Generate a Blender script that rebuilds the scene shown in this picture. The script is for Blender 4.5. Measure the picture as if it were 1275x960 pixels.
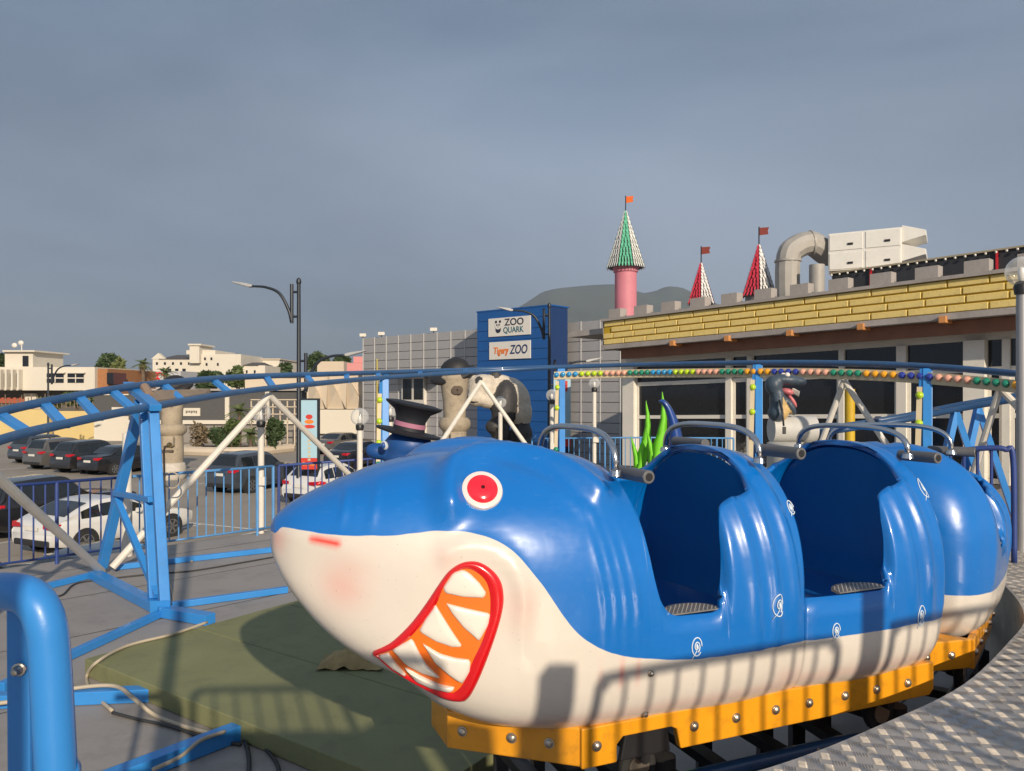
import bpy, bmesh, math, random
from mathutils import Vector, Matrix, noise
random.seed(7)
R = math.radians
D = bpy.data
scene = bpy.context.scene
C = scene.collection
for o in list(D.objects): D.objects.remove(o)

# ------------------------------------------------------------------ camera, sky, sun, exposure
F = 950.0; CX = 637.5; HY = 490.0; CZ = 4.1          # focal px, optical centre, horizon row, eye height over the car park
cam_d = D.cameras.new('camera'); cam = D.objects.new('camera', cam_d); C.objects.link(cam)
cam.location = (0, 0, CZ); cam.rotation_euler = (R(90), 0, 0)
cam_d.sensor_fit = 'HORIZONTAL'; cam_d.sensor_width = 36.0; cam_d.lens = 36.0*F/1275
cam_d.shift_y = (HY-480)/1275; cam_d.clip_start = 0.05; cam_d.clip_end = 30000
scene.camera = cam
SUN_EL, SUN_AZ = R(22.0), R(21.5)                      # azimuth: behind the camera, turned to the right
sdir = Vector((math.sin(SUN_AZ)*math.cos(SUN_EL), -math.cos(SUN_AZ)*math.cos(SUN_EL), math.sin(SUN_EL)))
sl = D.lights.new('sun', 'SUN'); sl.energy = 4.6; sl.angle = R(0.6); sl.color = (1.0, 0.86, 0.68)
so = D.objects.new('sun', sl); C.objects.link(so); so.rotation_euler = sdir.to_track_quat('Z', 'Y').to_euler()
so.location = (3, -8, 20)
W = D.worlds.new('World'); scene.world = W; W.use_nodes = True
nt = W.node_tree; nt.nodes.clear(); N = nt.nodes.new; L = nt.links.new
out = N('ShaderNodeOutputWorld'); bg = N('ShaderNodeBackground'); bg.inputs['Strength'].default_value = 0.1
sky = N('ShaderNodeTexSky'); sky.sky_type = 'NISHITA'; sky.sun_disc = False
sky.sun_elevation = SUN_EL; sky.sun_rotation = math.pi-SUN_AZ
sky.air_density = 1.0; sky.dust_density = 2.0; sky.ozone_density = 1.2
tc = N('ShaderNodeTexCoord'); mp = N('ShaderNodeMapping'); mp.inputs['Scale'].default_value = (1.0, 1.0, 3.6)
mp.inputs['Location'].default_value = (2.1, 5.3, 1.0); mp.inputs['Rotation'].default_value = (0, R(-9), 0)
n1 = N('ShaderNodeTexNoise'); n1.inputs['Scale'].default_value = 0.95; n1.inputs['Detail'].default_value = 7; n1.inputs['Roughness'].default_value = 0.52
n1.inputs['Distortion'].default_value = 0.35
L(tc.outputs['Generated'], mp.inputs['Vector']); L(mp.outputs[0], n1.inputs['Vector'])
cr = N('ShaderNodeValToRGB'); cr.color_ramp.elements[0].position = 0.34; cr.color_ramp.elements[1].position = 0.66
cr.color_ramp.elements[0].color = (1.62, 2.18, 3.05, 1); cr.color_ramp.elements[1].color = (3.45, 4.15, 5.25, 1)
L(n1.outputs['Fac'], cr.inputs['Fac'])
mix = N('ShaderNodeMix'); mix.data_type = 'RGBA'
mp2 = N('ShaderNodeMapping'); mp2.inputs['Scale'].default_value = (0.8, 0.8, 2.6); mp2.inputs['Location'].default_value = (7.3, 4.1, 0.9)
n2 = N('ShaderNodeTexNoise'); n2.inputs['Scale'].default_value = 1.1; n2.inputs['Detail'].default_value = 5
L(tc.outputs['Generated'], mp2.inputs['Vector']); L(mp2.outputs[0], n2.inputs['Vector'])
cr2 = N('ShaderNodeMapRange'); cr2.inputs['From Min'].default_value = 0.33; cr2.inputs['From Max'].default_value = 0.5
cr2.inputs['To Min'].default_value = 0.6; cr2.inputs['To Max'].default_value = 0.96
L(n2.outputs['Fac'], cr2.inputs['Value']); L(cr2.outputs[0], mix.inputs['Factor'])
L(sky.outputs[0], mix.inputs['A']); L(cr.outputs['Color'], mix.inputs['B'])
L(mix.outputs['Result'], bg.inputs['Color']); L(bg.outputs[0], out.inputs['Surface'])
scene.view_settings.view_transform = 'Standard'; scene.view_settings.look = 'None'
scene.view_settings.gamma = 1.0; scene.view_settings.exposure = 0.10
scene.view_settings.use_curve_mapping = False
scene.render.engine = 'CYCLES'

# ------------------------------------------------------------------ helpers
DECK = CZ-2.25; PLAT = CZ-1.4
def P(px, py, d): return Vector(((px-CX)/F*d, d, CZ+(HY-py)/F*d))
def G(px, py, z):                                        # a point of the level z seen at a pixel
    d = F*(CZ-z)/(py-HY); return Vector(((px-CX)/F*d, d, z))
def lerp(a, b, t): return a+(b-a)*t
def tab(T, x):                                           # smooth (monotone-ish) table lookup
    if x <= T[0][0]: return T[0][1]
    if x >= T[-1][0]: return T[-1][1]
    for i in range(len(T)-1):
        if x <= T[i+1][0]: break
    x0, y0 = T[i]; x1, y1 = T[i+1]; h = x1-x0; s = (y1-y0)/h
    def slope(k):
        if k == 0 or k == len(T)-1: return None
        a = (T[k][1]-T[k-1][1])/(T[k][0]-T[k-1][0]); b = (T[k+1][1]-T[k][1])/(T[k+1][0]-T[k][0])
        if a*b <= 0: return 0.0
        return 2*a*b/(a+b)
    m0 = slope(i); m1 = slope(i+1)
    m0 = s if m0 is None else m0; m1 = s if m1 is None else m1
    t = (x-x0)/h
    return y0*(2*t**3-3*t**2+1)+h*m0*(t**3-2*t*t+t)+y1*(3*t*t-2*t**3)+h*m1*(t**3-t*t)

_mats = {}
def mat(name, col, rough=0.5, metal=0.0, var=0.12, scale=4.0, bump=0.0, bscale=40.0, coat=0.0, spec=0.5, emit=None, trans=0.0, alpha=1.0, dirt=0.0, dcol=(0.12, 0.1, 0.08), rvar=0.0):
    if name in _mats: return _mats[name]
    m = D.materials.new(name); m.use_nodes = True; t = m.node_tree; n = t.nodes; l = t.links
    b = n['Principled BSDF']
    b.inputs['Roughness'].default_value = rough; b.inputs['Metallic'].default_value = metal
    b.inputs['Coat Weight'].default_value = coat; b.inputs['Coat Roughness'].default_value = 0.06
    b.inputs['Specular IOR Level'].default_value = spec
    b.inputs['Transmission Weight'].default_value = trans; b.inputs['Alpha'].default_value = alpha
    c = n.new('ShaderNodeTexCoord'); nz = n.new('ShaderNodeTexNoise'); nz.inputs['Scale'].default_value = scale; nz.inputs['Detail'].default_value = 6
    l.new(c.outputs['Object'], nz.inputs['Vector'])
    mx = n.new('ShaderNodeMix'); mx.data_type = 'RGBA'
    mx.inputs['A'].default_value = (*[max(0, x*(1-var*1.6)) for x in col], 1); mx.inputs['B'].default_value = (*[min(1, x*(1+var*1.6)) for x in col], 1)
    l.new(nz.outputs['Fac'], mx.inputs['Factor']); res = mx.outputs['Result']
    if dirt > 0:
        n3 = n.new('ShaderNodeTexNoise'); n3.inputs['Scale'].default_value = scale*2.7; n3.inputs['Detail'].default_value = 9; n3.inputs['Roughness'].default_value = 0.7
        l.new(c.outputs['Object'], n3.inputs['Vector'])
        mr = n.new('ShaderNodeMapRange'); mr.inputs['From Min'].default_value = 0.52; mr.inputs['From Max'].default_value = 0.75; mr.inputs['To Max'].default_value = dirt
        l.new(n3.outputs['Fac'], mr.inputs['Value'])
        m2 = n.new('ShaderNodeMix'); m2.data_type = 'RGBA'; l.new(mr.outputs[0], m2.inputs['Factor']); l.new(res, m2.inputs['A']); m2.inputs['B'].default_value = (*dcol, 1)
        res = m2.outputs['Result']
    l.new(res, b.inputs['Base Color'])
    if rvar > 0:
        mr = n.new('ShaderNodeMapRange'); mr.inputs['To Min'].default_value = max(0, rough-rvar); mr.inputs['To Max'].default_value = min(1, rough+rvar)
        l.new(nz.outputs['Fac'], mr.inputs['Value']); l.new(mr.outputs[0], b.inputs['Roughness'])
    if bump > 0:
        n2_ = n.new('ShaderNodeTexNoise'); n2_.inputs['Scale'].default_value = bscale; n2_.inputs['Detail'].default_value = 4
        l.new(c.outputs['Object'], n2_.inputs['Vector'])
        bp = n.new('ShaderNodeBump'); bp.inputs['Strength'].default_value = bump; bp.inputs['Distance'].default_value = 0.02
        l.new(n2_.outputs['Fac'], bp.inputs['Height']); l.new(bp.outputs[0], b.inputs['Normal'])
    if emit:
        b.inputs['Emission Color'].default_value = (*emit[:3], 1); b.inputs['Emission Strength'].default_value = emit[3]
    _mats[name] = m; return m

M4 = {}
def link(o, parent=None, m4=None):
    C.objects.link(o)
    if parent is not None:
        o.parent = parent; M4[o.name] = M4[parent.name] if m4 is None else m4
    else: M4[o.name] = m4 if m4 is not None else Matrix.Identity(4)
    return o
def tag(o, label=None, cat=None, group=None, kind=None):
    if label: o['label'] = label
    if cat: o['category'] = cat
    if group: o['group'] = group
    if kind: o['kind'] = kind
    return o
def thing(name, label, cat, loc=(0, 0, 0), rz=0.0, group=None):
    o = D.objects.new(name, None); o.empty_display_size = 0.2
    o.location = loc; o.rotation_euler = (0, 0, rz)
    link(o, None, Matrix.Translation(Vector(loc)) @ Matrix.Rotation(rz, 4, 'Z'))
    return tag(o, label, cat, group)
def dup(o, parent=None, loc=None, rz=None, label=None, group=None, mats=None):
    c = o.copy(); C.objects.link(c)
    if parent is not None: c.parent = parent
    else:
        if loc is not None: c.location = loc
        if rz is not None: c.rotation_euler = (0, 0, rz)
        if label: c['label'] = label
        if group: c['group'] = group
        M4[c.name] = Matrix.Translation(c.location) @ Matrix.Rotation(c.rotation_euler.z, 4, 'Z')
    for ch in [x for x in D.objects if x.parent == o]: dup(ch, c)
    return c

class MB:
    def __init__(s): s.v = []; s.f = []; s.uvz = None
    def add(s, vs, fs):
        k = len(s.v); s.v += [Vector(a) for a in vs]; s.f += [tuple(k+i for i in f) for f in fs]; return s
    def box(s, c, sz, rot=None):
        c = Vector(c); h = Vector(sz)/2
        vs = [Vector((x*h.x, y*h.y, z*h.z)) for x in (-1, 1) for y in (-1, 1) for z in (-1, 1)]
        if rot is not None: vs = [rot @ v for v in vs]
        return s.add([c+v for v in vs], [(0, 1, 3, 2), (4, 6, 7, 5), (0, 4, 5, 1), (2, 3, 7, 6), (0, 2, 6, 4), (1, 5, 7, 3)])
    def bx(s, x0, x1, y0, y1, z0, z1): return s.box(((x0+x1)/2, (y0+y1)/2, (z0+z1)/2), (x1-x0, y1-y0, z1-z0))
    def beam(s, p0, p1, w, h, up=(0, 0, 1)):
        p0, p1 = Vector(p0), Vector(p1); z = (p1-p0); ln = z.length; z.normalize(); u = Vector(up)
        if abs(z.dot(u)) > 0.99: u = Vector((0, 1, 0))
        x = u.cross(z).normalized(); y = z.cross(x)
        return s.box((p0+p1)/2, (w, h, ln), Matrix((x, y, z)).transposed())
    def tube(s, pts, r, seg=10, closed=False, caps=True):
        pts = [Vector(p) for p in pts]; n = len(pts); rr = r if isinstance(r, (list, tuple)) else [r]*n
        k = len(s.v); fr = None
        for i in range(n):
            if closed: t = pts[(i+1) % n]-pts[i-1]
            else: t = pts[min(i+1, n-1)]-pts[max(i-1, 0)]
            t.normalize()
            if fr is None:
                u = Vector((0, 0, 1)) if abs(t.z) < 0.9 else Vector((1, 0, 0)); a = u.cross(t).normalized()
            else:
                a = fr-t*fr.dot(t); a.normalize()
            fr = a; b = t.cross(a)
            for j in range(seg):
                q = 2*math.pi*j/seg; s.v.append(pts[i]+(a*math.cos(q)+b*math.sin(q))*rr[i])
        for i in range(n if closed else n-1):
            i2 = (i+1) % n
            for j in range(seg):
                j2 = (j+1) % seg; s.f.append((k+i*seg+j, k+i*seg+j2, k+i2*seg+j2, k+i2*seg+j))
        if caps and not closed:
            s.f.append(tuple(k+j for j in range(seg))[::-1]); s.f.append(tuple(k+(n-1)*seg+j for j in range(seg)))
        return s
    def cyl(s, p0, p1, r0, r1=None, seg=12): return s.tube([p0, p1], [r0, r0 if r1 is None else r1], seg)
    def lathe(s, prof, org=(0, 0, 0), seg=20, axis=None):
        org = Vector(org); k = len(s.v); q = axis.to_track_quat('Z', 'Y').to_matrix() if axis is not None else Matrix.Identity(3)
        for r, z in prof:
            for j in range(seg):
                a = 2*math.pi*j/seg; s.v.append(org+q @ Vector((r*math.cos(a), r*math.sin(a), z)))
        for i in range(len(prof)-1):
            for j in range(seg):
                j2 = (j+1) % seg; s.f.append((k+i*seg+j, k+i*seg+j2, k+(i+1)*seg+j2, k+(i+1)*seg+j))
        s.f.append(tuple(k+j for j in range(seg))[::-1]); s.f.append(tuple(k+(len(prof)-1)*seg+j for j in range(seg)))
        return s
    def ball(s, c, r, seg=16, rings=9, rot=None):
        r = Vector(r) if not isinstance(r, (int, float)) else Vector((r, r, r)); c = Vector(c); k = len(s.v)
        vs = [Vector((0, 0, -1))]
        for i in range(1, rings):
            a = -math.pi/2+math.pi*i/rings
            for j in range(seg):
                q = 2*math.pi*j/seg; vs.append(Vector((math.cos(a)*math.cos(q), math.cos(a)*math.sin(q), math.sin(a))))
        vs.append(Vector((0, 0, 1)))
        for v in vs:
            w = Vector((v.x*r.x, v.y*r.y, v.z*r.z)); s.v.append(c+(rot @ w if rot is not None else w))
        for j in range(seg):
            j2 = (j+1) % seg; s.f.append((k, k+1+j2, k+1+j)); e = k+1+(rings-2)*seg; s.f.append((e+j, e+j2, k+1+(rings-1)*seg))
        for i in range(rings-2):
            for j in range(seg):
                j2 = (j+1) % seg; b = k+1+i*seg; s.f.append((b+j, b+j2, b+seg+j2, b+seg+j))
        return s
    def prism(s, poly, o, ax, ay, dep):
        o, ax, ay, dep = map(Vector, (o, ax, ay, dep)); n = len(poly)
        a = [o+ax*x+ay*y for x, y in poly]
        return s.add(a+[p+dep for p in a], [tuple(range(n)), tuple(range(2*n-1, n-1, -1))]+[(i, n+i, n+(i+1) % n, (i+1) % n) for i in range(n)])
    def grid(s, rows, closed=False):
        k = len(s.v); n = len(rows[0])
        for r in rows: s.v += [Vector(p) for p in r]
        for i in range(len(rows)-1):
            for j in range(n if closed else n-1):
                j2 = (j+1) % n; s.f.append((k+i*n+j, k+i*n+j2, k+(i+1)*n+j2, k+(i+1)*n+j))
        return s
    def build(s, name, m, parent=None, world=True, smooth=False, bevel=0, merge=False, solid=0, loc=None, kind=None, sub=0, fixn=True):
        me = D.meshes.new(name)
        o = D.objects.new(name, me)
        if parent is not None:
            link(o, parent); inv = M4[parent.name].inverted() if world else Matrix.Identity(4)
        else:
            loc = Vector(loc) if loc is not None else Vector((0, 0, 0)); link(o, None, Matrix.Translation(loc)); o.location = loc
            inv = Matrix.Translation(-loc)
        me.from_pydata([tuple(inv @ v) for v in s.v], [], s.f)
        if merge or fixn:
            bm = bmesh.new(); bm.from_mesh(me)
            if merge: bmesh.ops.remove_doubles(bm, verts=bm.verts, dist=1e-4)
            bmesh.ops.recalc_face_normals(bm, faces=bm.faces); bm.to_mesh(me); bm.free()
        if m is not None: me.materials.append(m)
        if smooth:
            for p in me.polygons: p.use_smooth = True
            if smooth != 'all': me.set_sharp_from_angle(angle=R(35 if smooth is True else smooth))
        if solid:
            md = o.modifiers.new('solid', 'SOLIDIFY'); md.thickness = solid; md.offset = -1
        if bevel:
            md = o.modifiers.new('bevel', 'BEVEL'); md.width = bevel; md.segments = 2; md.limit_method = 'ANGLE'
        if sub:
            md = o.modifiers.new('sub', 'SUBSURF'); md.levels = sub; md.render_levels = sub
        if kind: o['kind'] = kind
        me.update(); return o

def smoothpath(pts, n=8, closed=False):
    pts = [Vector(p) for p in pts]; m = len(pts); res = []
    for i in range(m if closed else m-1):
        p1, p2 = pts[i], pts[(i+1) % m]
        p0 = pts[i-1] if (i > 0 or closed) else p1*2-p2
        p3 = pts[(i+2) % m] if (i+2 < m or closed) else p2*2-p1
        for k in range(n):
            t = k/n
            res.append(0.5*((2*p1)+(p2-p0)*t+(2*p0-5*p1+4*p2-p3)*t*t+(3*p1-p0-3*p2+p3)*t**3))
    if not closed: res.append(pts[-1])
    return res
def text_mesh(name, txt, size, m, parent, o, ax, ay, depth=0.004, shear=0.0, sx=1.0):
    cu = D.curves.new(name, 'FONT'); cu.body = txt; cu.size = size; cu.extrude = depth; cu.align_x = 'CENTER'; cu.align_y = 'CENTER'; cu.shear = shear; cu.offset = size*0.018
    t = D.objects.new(name, cu); C.objects.link(t); dg = bpy.context.evaluated_depsgraph_get()
    me = D.meshes.new_from_object(t.evaluated_get(dg)); D.objects.remove(t)
    ax, ay = Vector(ax).normalized(), Vector(ay).normalized(); az = ax.cross(ay); o = Vector(o)
    inv = M4[parent.name].inverted()
    for v in me.vertices:
        c = v.co.copy(); v.co = inv @ (o+ax*c.x*sx+ay*c.y+az*c.z)
    me.materials.clear(); me.materials.append(m)
    ob = D.objects.new(name, me); link(ob, parent); return ob

# ------------------------------------------------------------------ materials
m_asph = mat('asphalt_warm', (0.29, 0.255, 0.215), 0.9, var=0.12, scale=0.25, bump=0.25, bscale=18, dirt=0.3, dcol=(0.10, 0.09, 0.08))
m_deck = mat('deck_paint', (0.30, 0.275, 0.255), 0.62, var=0.12, scale=0.9, bump=0.12, bscale=30, dirt=0.45, dcol=(0.13, 0.115, 0.10), rvar=0.15)
m_green = mat('green_board', (0.20, 0.205, 0.095), 0.75, var=0.14, scale=2.0, bump=0.2, bscale=120, dirt=0.4, dcol=(0.08, 0.085, 0.05))
m_line = mat('road_paint', (0.62, 0.6, 0.55), 0.8, var=0.1, scale=3, dirt=0.7, dcol=(0.25, 0.23, 0.2))
m_blue = mat('steel_blue', (0.03, 0.225, 0.60), 0.38, var=0.12, scale=3, coat=0.25, dirt=0.18, dcol=(0.09, 0.12, 0.16), bump=0.05, bscale=25, rvar=0.1)
m_navy = mat('fence_blue', (0.025, 0.055, 0.22), 0.45, var=0.2, scale=3, dirt=0.2)  # darkened copy on the deck railings: shade put into the colour; plain navy elsewhere
m_fsunlit = mat('fence_blue_sunlit', (0.09, 0.27, 0.55), 0.45, var=0.2, scale=3, dirt=0.2)  # lightened copy of the railing paint: sunlight put into the colour
m_rail = mat('rail_blue', (0.028, 0.085, 0.20), 0.34, var=0.22, scale=2.2, coat=0.3, dirt=0.35, dcol=(0.12, 0.12, 0.13), rvar=0.12)
m_white = mat('white_steel', (0.66, 0.62, 0.55), 0.5, var=0.08, scale=4, dirt=0.3, dcol=(0.35, 0.3, 0.24))
m_chrome = mat('chrome', (0.62, 0.61, 0.6), 0.16, 1.0, var=0.08)
m_pad = mat('handle_grey', (0.115, 0.115, 0.12), 0.42, var=0.15, scale=8)
m_black = mat('black_metal', (0.018, 0.018, 0.02), 0.4, var=0.2)
m_rubber = mat('rubber', (0.02, 0.02, 0.02), 0.8, var=0.2)
m_yel = mat('chassis_yellow', (0.78, 0.325, 0.012), 0.34, var=0.14, scale=4, coat=0.4, dirt=0.55, dcol=(0.30, 0.13, 0.02), rvar=0.12)
m_bolt = mat('bolt_steel', (0.5, 0.45, 0.38), 0.35, 0.9, var=0.2, scale=20)
m_tread = mat('tread_plate', (0.46, 0.41, 0.35), 0.46, 0.35, var=0.3, scale=3.5, dirt=0.75, dcol=(0.23, 0.18, 0.13), rvar=0.16, bump=0.1, bscale=60)
m_cable = mat('cable_beige', (0.42, 0.36, 0.27), 0.6, var=0.12)
m_cabled = mat('cable_dark', (0.035, 0.035, 0.035), 0.6, var=0.12)
m_cream = mat('cream_frame', (0.74, 0.70, 0.62), 0.55, var=0.06, scale=2, dirt=0.2, dcol=(0.35, 0.3, 0.24))
m_glass = mat('dark_glass', (0.012, 0.014, 0.018), 0.06, var=0.1, spec=0.5)
m_carglass = mat('car_glass', (0.012, 0.016, 0.02), 0.05, var=0.1, spec=0.7)
m_seat = mat('cockpit_blue', (0.004, 0.10, 0.34), 0.35, var=0.08, coat=0.3, dirt=0.1, dcol=(0.03, 0.09, 0.2))
m_red = mat('lip_red', (0.62, 0.004, 0.008), 0.25, var=0.08, coat=0.8)
m_orange = mat('gum_orange', (0.85, 0.16, 0.006), 0.28, var=0.12, coat=0.7)
m_tooth = mat('tooth_white', (0.74, 0.68, 0.60), 0.25, var=0.04, coat=0.6)

# ------------------------------------------------------------------ ground, deck, loading platform
g = MB().add([(-9000, -600, 0), (9000, -600, 0), (9000, 9000, 0), (-9000, 9000, 0)], [(0, 1, 2, 3)]).build('ground', m_asph)
tag(g, kind='structure')
HD = Vector((0.43, 0.903, 0)); HN = Vector((-0.903, 0.43, 0))    # parking direction and its left
ml = MB()
def stripe(a, b, w=0.12):
    a, b = Vector(a), Vector(b); t = (b-a).normalized(); n = Vector((-t.y, t.x, 0))*w/2
    ml.add([a-n, a+n, b+n, b-n], [(0, 1, 2, 3)])
for base, k0, k1, pitch in ((Vector((-9.6, 18.3, .004)), -4, 7, 2.55), (Vector((-18.7, 36.6, .004)), -8, 5, 2.45), (Vector((-6.3, 28.8, .004)), -4, 3, 2.6)):
    for k in range(k0, k1):
        s0 = base+HN*pitch*k; stripe(s0, s0+HD*5.0)
    stripe(base+HN*pitch*k0+HD*5.05, base+HN*pitch*(k1-1)+HD*5.05)
stripe((-30, 31.5, .005), (-12, 26.5, .005), 0.15)
tag(ml.build('parking_lines', m_line, fixn=False), kind='structure')

EDGE = [(0.2, 2.52), (0.97, 2.86), (1.58, 3.24), (2.17, 3.67), (2.79, 4.29), (3.19, 4.75), (3.51, 5.36), (3.85, 6.35), (4.05, 7.6), (4.1, 9.0)]
ep = smoothpath([(x, y, 0) for x, y in EDGE], 6)
def off(path, w):
    r = []
    for i, p in enumerate(path):
        t = (path[min(i+1, len(path)-1)]-path[max(i-1, 0)]).normalized(); r.append(p+Vector((t.y, -t.x, 0))*w)
    return r
# deck sheets (painted steel), with narrow open joints
fd = Vector((0.693, 0.721, 0)); fl = Vector((-6.45, 9.6, 0)); fo = Vector((fd.y, -fd.x, 0))   # fence line along the deck edge
m_gap = mat('deck_joint', (0.06, 0.055, 0.05), 0.9)
dk = MB()
DP = [(-14, 1.6), (-14, -6), (12, -6), (13.5, 14.5), (9.5, 19.5), (3.3, 19.8), (fl+fd*9.7+Vector((-.15, .15, 0)))[:2], (fl-fd*6+Vector((-.15, .15, 0)))[:2], (-14, 4.5)]
DP = [tuple(p)[:2] for p in DP]
dk.prism(DP, (0, 0, DECK-0.3), (1, 0, 0), (0, 1, 0), (0, 0, 0.3))
deck = tag(dk.build('ride_deck', m_deck), kind='structure')
for k in range(-6, 9):                                  # seams of the deck sheets
    MBs = MB(); a = Vector((-1.5, 3.2, DECK+.004))+fo*(k*1.5); 
    p0, p1 = a-fd*6, a+fd*7
    n = Vector((fo.x, fo.y, 0))*0.006
    MBs.add([p0-n, p1-n, p1+n, p0+n], [(0, 1, 2, 3)]); MBs.build('seam', m_gap, deck, fixn=False)
# base walls of the deck
MB().prism([(x*0.985, y*0.985) for x, y in DP], (0, 0, 0.01), (1, 0, 0), (0, 1, 0), (0, 0, DECK-0.32)).build('deck_skirt', mat('skirt', (0.3, 0.29, 0.27), 0.8), deck)

def strip(path, w0, w1, z0, z1):
    a, b = off(path, w0), off(path, w1); mb = MB(); n = len(path)
    z = lambda q, h: Vector((q.x, q.y, h))
    rows = [[z(p, z0) for p in a], [z(p, z1) for p in a], [z(p, z1) for p in b], [z(p, z0) for p in b]]
    mb.grid(rows); return mb
PW = 0.56
pl = tag(strip(ep, 0, PW, DECK+.002, PLAT).build('loading_platform', m_tread), kind='structure')
low = tag(strip(ep, PW+.003, 3.6, DECK+.003, PLAT-0.24).build('walkway', m_tread), kind='structure')
# raised tread bars, five to a group, groups at right angles in turn
def bars(path, w0, w1, z, pitch, vertical=None):
    mb = MB(); L_ = 0
    def one(c, t, up):
        n = up.cross(t); a = 0.0200; b = 0.0036; h = 0.0042
        mb.add([c-t*a, c+n*b-t*a*.55, c+n*b+t*a*.55, c+t*a, c-n*b+t*a*.55, c-n*b-t*a*.55, c-t*a*.6+up*h, c+t*a*.6+up*h],
               [(0, 6, 1), (1, 6, 7, 2), (2, 7, 3), (3, 7, 4), (4, 7, 6, 5), (5, 6, 0)])
    # resample
    L0 = [path[0]]; acc = 0
    tot = 0; pts = []
    for i in range(len(path)-1):
        seg = (path[i+1]-path[i]).length; t = (path[i+1]-path[i]).normalized()
        while tot+seg > len(pts)*pitch:
            pts.append((path[i]+t*(len(pts)*pitch-tot), t))
        tot += seg
    nw = int((w1-w0)/pitch)
    for i, (p, t) in enumerate(pts):
        if p.y > 8: break
        nrm = Vector((t.y, -t.x, 0))
        for j in range(nw):
            c = p+nrm*(w0+(j+.5)*(w1-w0)/nw); c.z = z
            d1 = (t+nrm).normalized() if (i+j) % 2 else (t-nrm).normalized(); d2 = Vector((-d1.y, d1.x, 0))
            for k in range(-2, 3): one(c+d2*k*0.0105+Vector((0, 0, .0002)), d1, Vector((0, 0, 1)))
    return mb
tb = bars(ep, 0.01, PW-.01, PLAT, 0.064).build('tread_bars', m_tread, pl, fixn=False); tb['kind'] = 'stuff'
vb = MB()                                               # the folded outer face of the platform edge
pp = off(ep, PW+.0002); acc = 0
for i in range(len(pp)-1):
    t = (pp[i+1]-pp[i]); 
    for q in range(int(t.length/0.06)):
        c = pp[i]+t*((q+.5)/int(t.length/0.06)); tn = t.normalized(); nn = Vector((tn.y, -tn.x, 0))
        for zz in range(4):
            cc = Vector((c.x, c.y, PLAT-0.03-zz*0.06)); d1 = (tn+Vector((0, 0, 1))*(1 if (q+zz) % 2 else -1)).normalized(); d2 = nn.cross(d1)
            for k in range(-2, 3):
                m_ = cc+d2*k*0.0105; a = d1*0.0185; b = d2*0.0031; u = nn*0.003
                vb.add([m_-a, m_+b, m_+a, m_-b, m_+u], [(0, 1, 4), (1, 2, 4), (2, 3, 4), (3, 0, 4)])
vo = vb.build('tread_bars', m_tread, pl, fixn=False); vo['kind'] = 'stuff'

# ------------------------------------------------------------------ the shark train
HWID = 0.60
TA = math.atan2(0.387, 0.922); TU = Vector((math.cos(TA), math.sin(TA), 0)); TN = Vector((-TU.y, TU.x, 0))
T0 = Vector((0.34, 3.13, 0))+TN*HWID                       # axis origin
def axis_tz(px, py):
    r = (px-CX)/F; t = (r*T0.y-T0.x)/(TU.x-TU.y*r); d = T0.y+TU.y*t; return t, (HY-py)/F*d
TOPS = [axis_tz(*p) for p in ((337.5, 655), (341, 646), (350, 637), (364, 626), (392, 611), (430, 594.5), (480, 576), (540, 563), (590, 558), (640, 557), (700, 563), (752, 580))]
NT, NZ = axis_tz(336.5, 664)
TOPS = [(NT, NZ)]+TOPS
BOTS = [(NT, NZ)]+[axis_tz(*p) for p in ((338, 684), (345, 705), (357, 727), (372, 747), (391, 768), (415, 788), (445, 806))]
BOTS += [(-0.72, -1.19), (-0.55, -1.33), (-0.3, -1.43), (0.1, -1.485), (0.6, -1.50), (3.0, -1.50)]
TOPS += [(0.5, -0.36), (0.84, -0.275), (0.95, -0.27), (1.13, -0.30)]
n0 = NT
WIDS = [(n0, 0.0), (n0+.008, .055), (n0+.03, .10), (n0+.08, .165), (n0+.17, .235), (n0+.32, .33), (n0+.5, .415), (n0+.7, .49), (n0+.9, .55), (n0+1.1, .585), (0.05, .60), (0.4, .60), (0.75, .615), (1.0, .60), (1.13, .585)]
ZCS = [(n0, NZ), (n0+.2, NZ-.06), (n0+.5, -.78), (-.3, -.86), (0.3, -.92), (3, -.95)]
def make_sec(tops, bots, wids, zcs):
    def sec(t): return tab(wids, t), tab(zcs, t), tab(tops, t), tab(bots, t)
    return sec
sec1 = make_sec(TOPS, BOTS, WIDS, ZCS)
NU, NL = 2.35, 4.4
def halfw(sec, t, z):
    w, zc, zt, zb = sec(t)
    if z >= zt or z <= zb: return -1
    if z >= zc: return w*(1-((z-zc)/(zt-zc))**NU)**(1/NU)
    return w*(1-((zc-z)/(zc-zb))**NL)**(1/NL)
CAMP = Vector((0, 0, 0))
def to_local(p): q = Vector((p.x, p.y, 0))-T0; return Vector((q.dot(TU), q.dot(TN), p.z))
def hit(px, py, sec=sec1):                                  # first point of the hull along a sight line (local t, y, z)
    dr = Vector(((px-CX)/F, 1, (HY-py)/F)); d = 2.3; prev = d
    def inside(d):
        q = to_local(dr*d)
        if q.x < n0 or q.x > 2.2: return False
        return abs(q.y) < halfw(sec, q.x, q.z)
    while d < 5.5:
        if inside(d):
            a, b = prev, d
            for _ in range(18):
                m = (a+b)/2
                if inside(m): b = m
                else: a = m
            return to_local(dr*b)
        prev = d; d += 0.012
    return None
def near_ty(px, py, y):                                     # where a sight column meets the lengthwise plane at y
    r = (px-CX)/F; o = T0+TN*y; t = (r*o.y-o.x)/(TU.x-TU.y*r); d = o.y+TU.y*t; return t, (HY-py)/F*d
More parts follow.
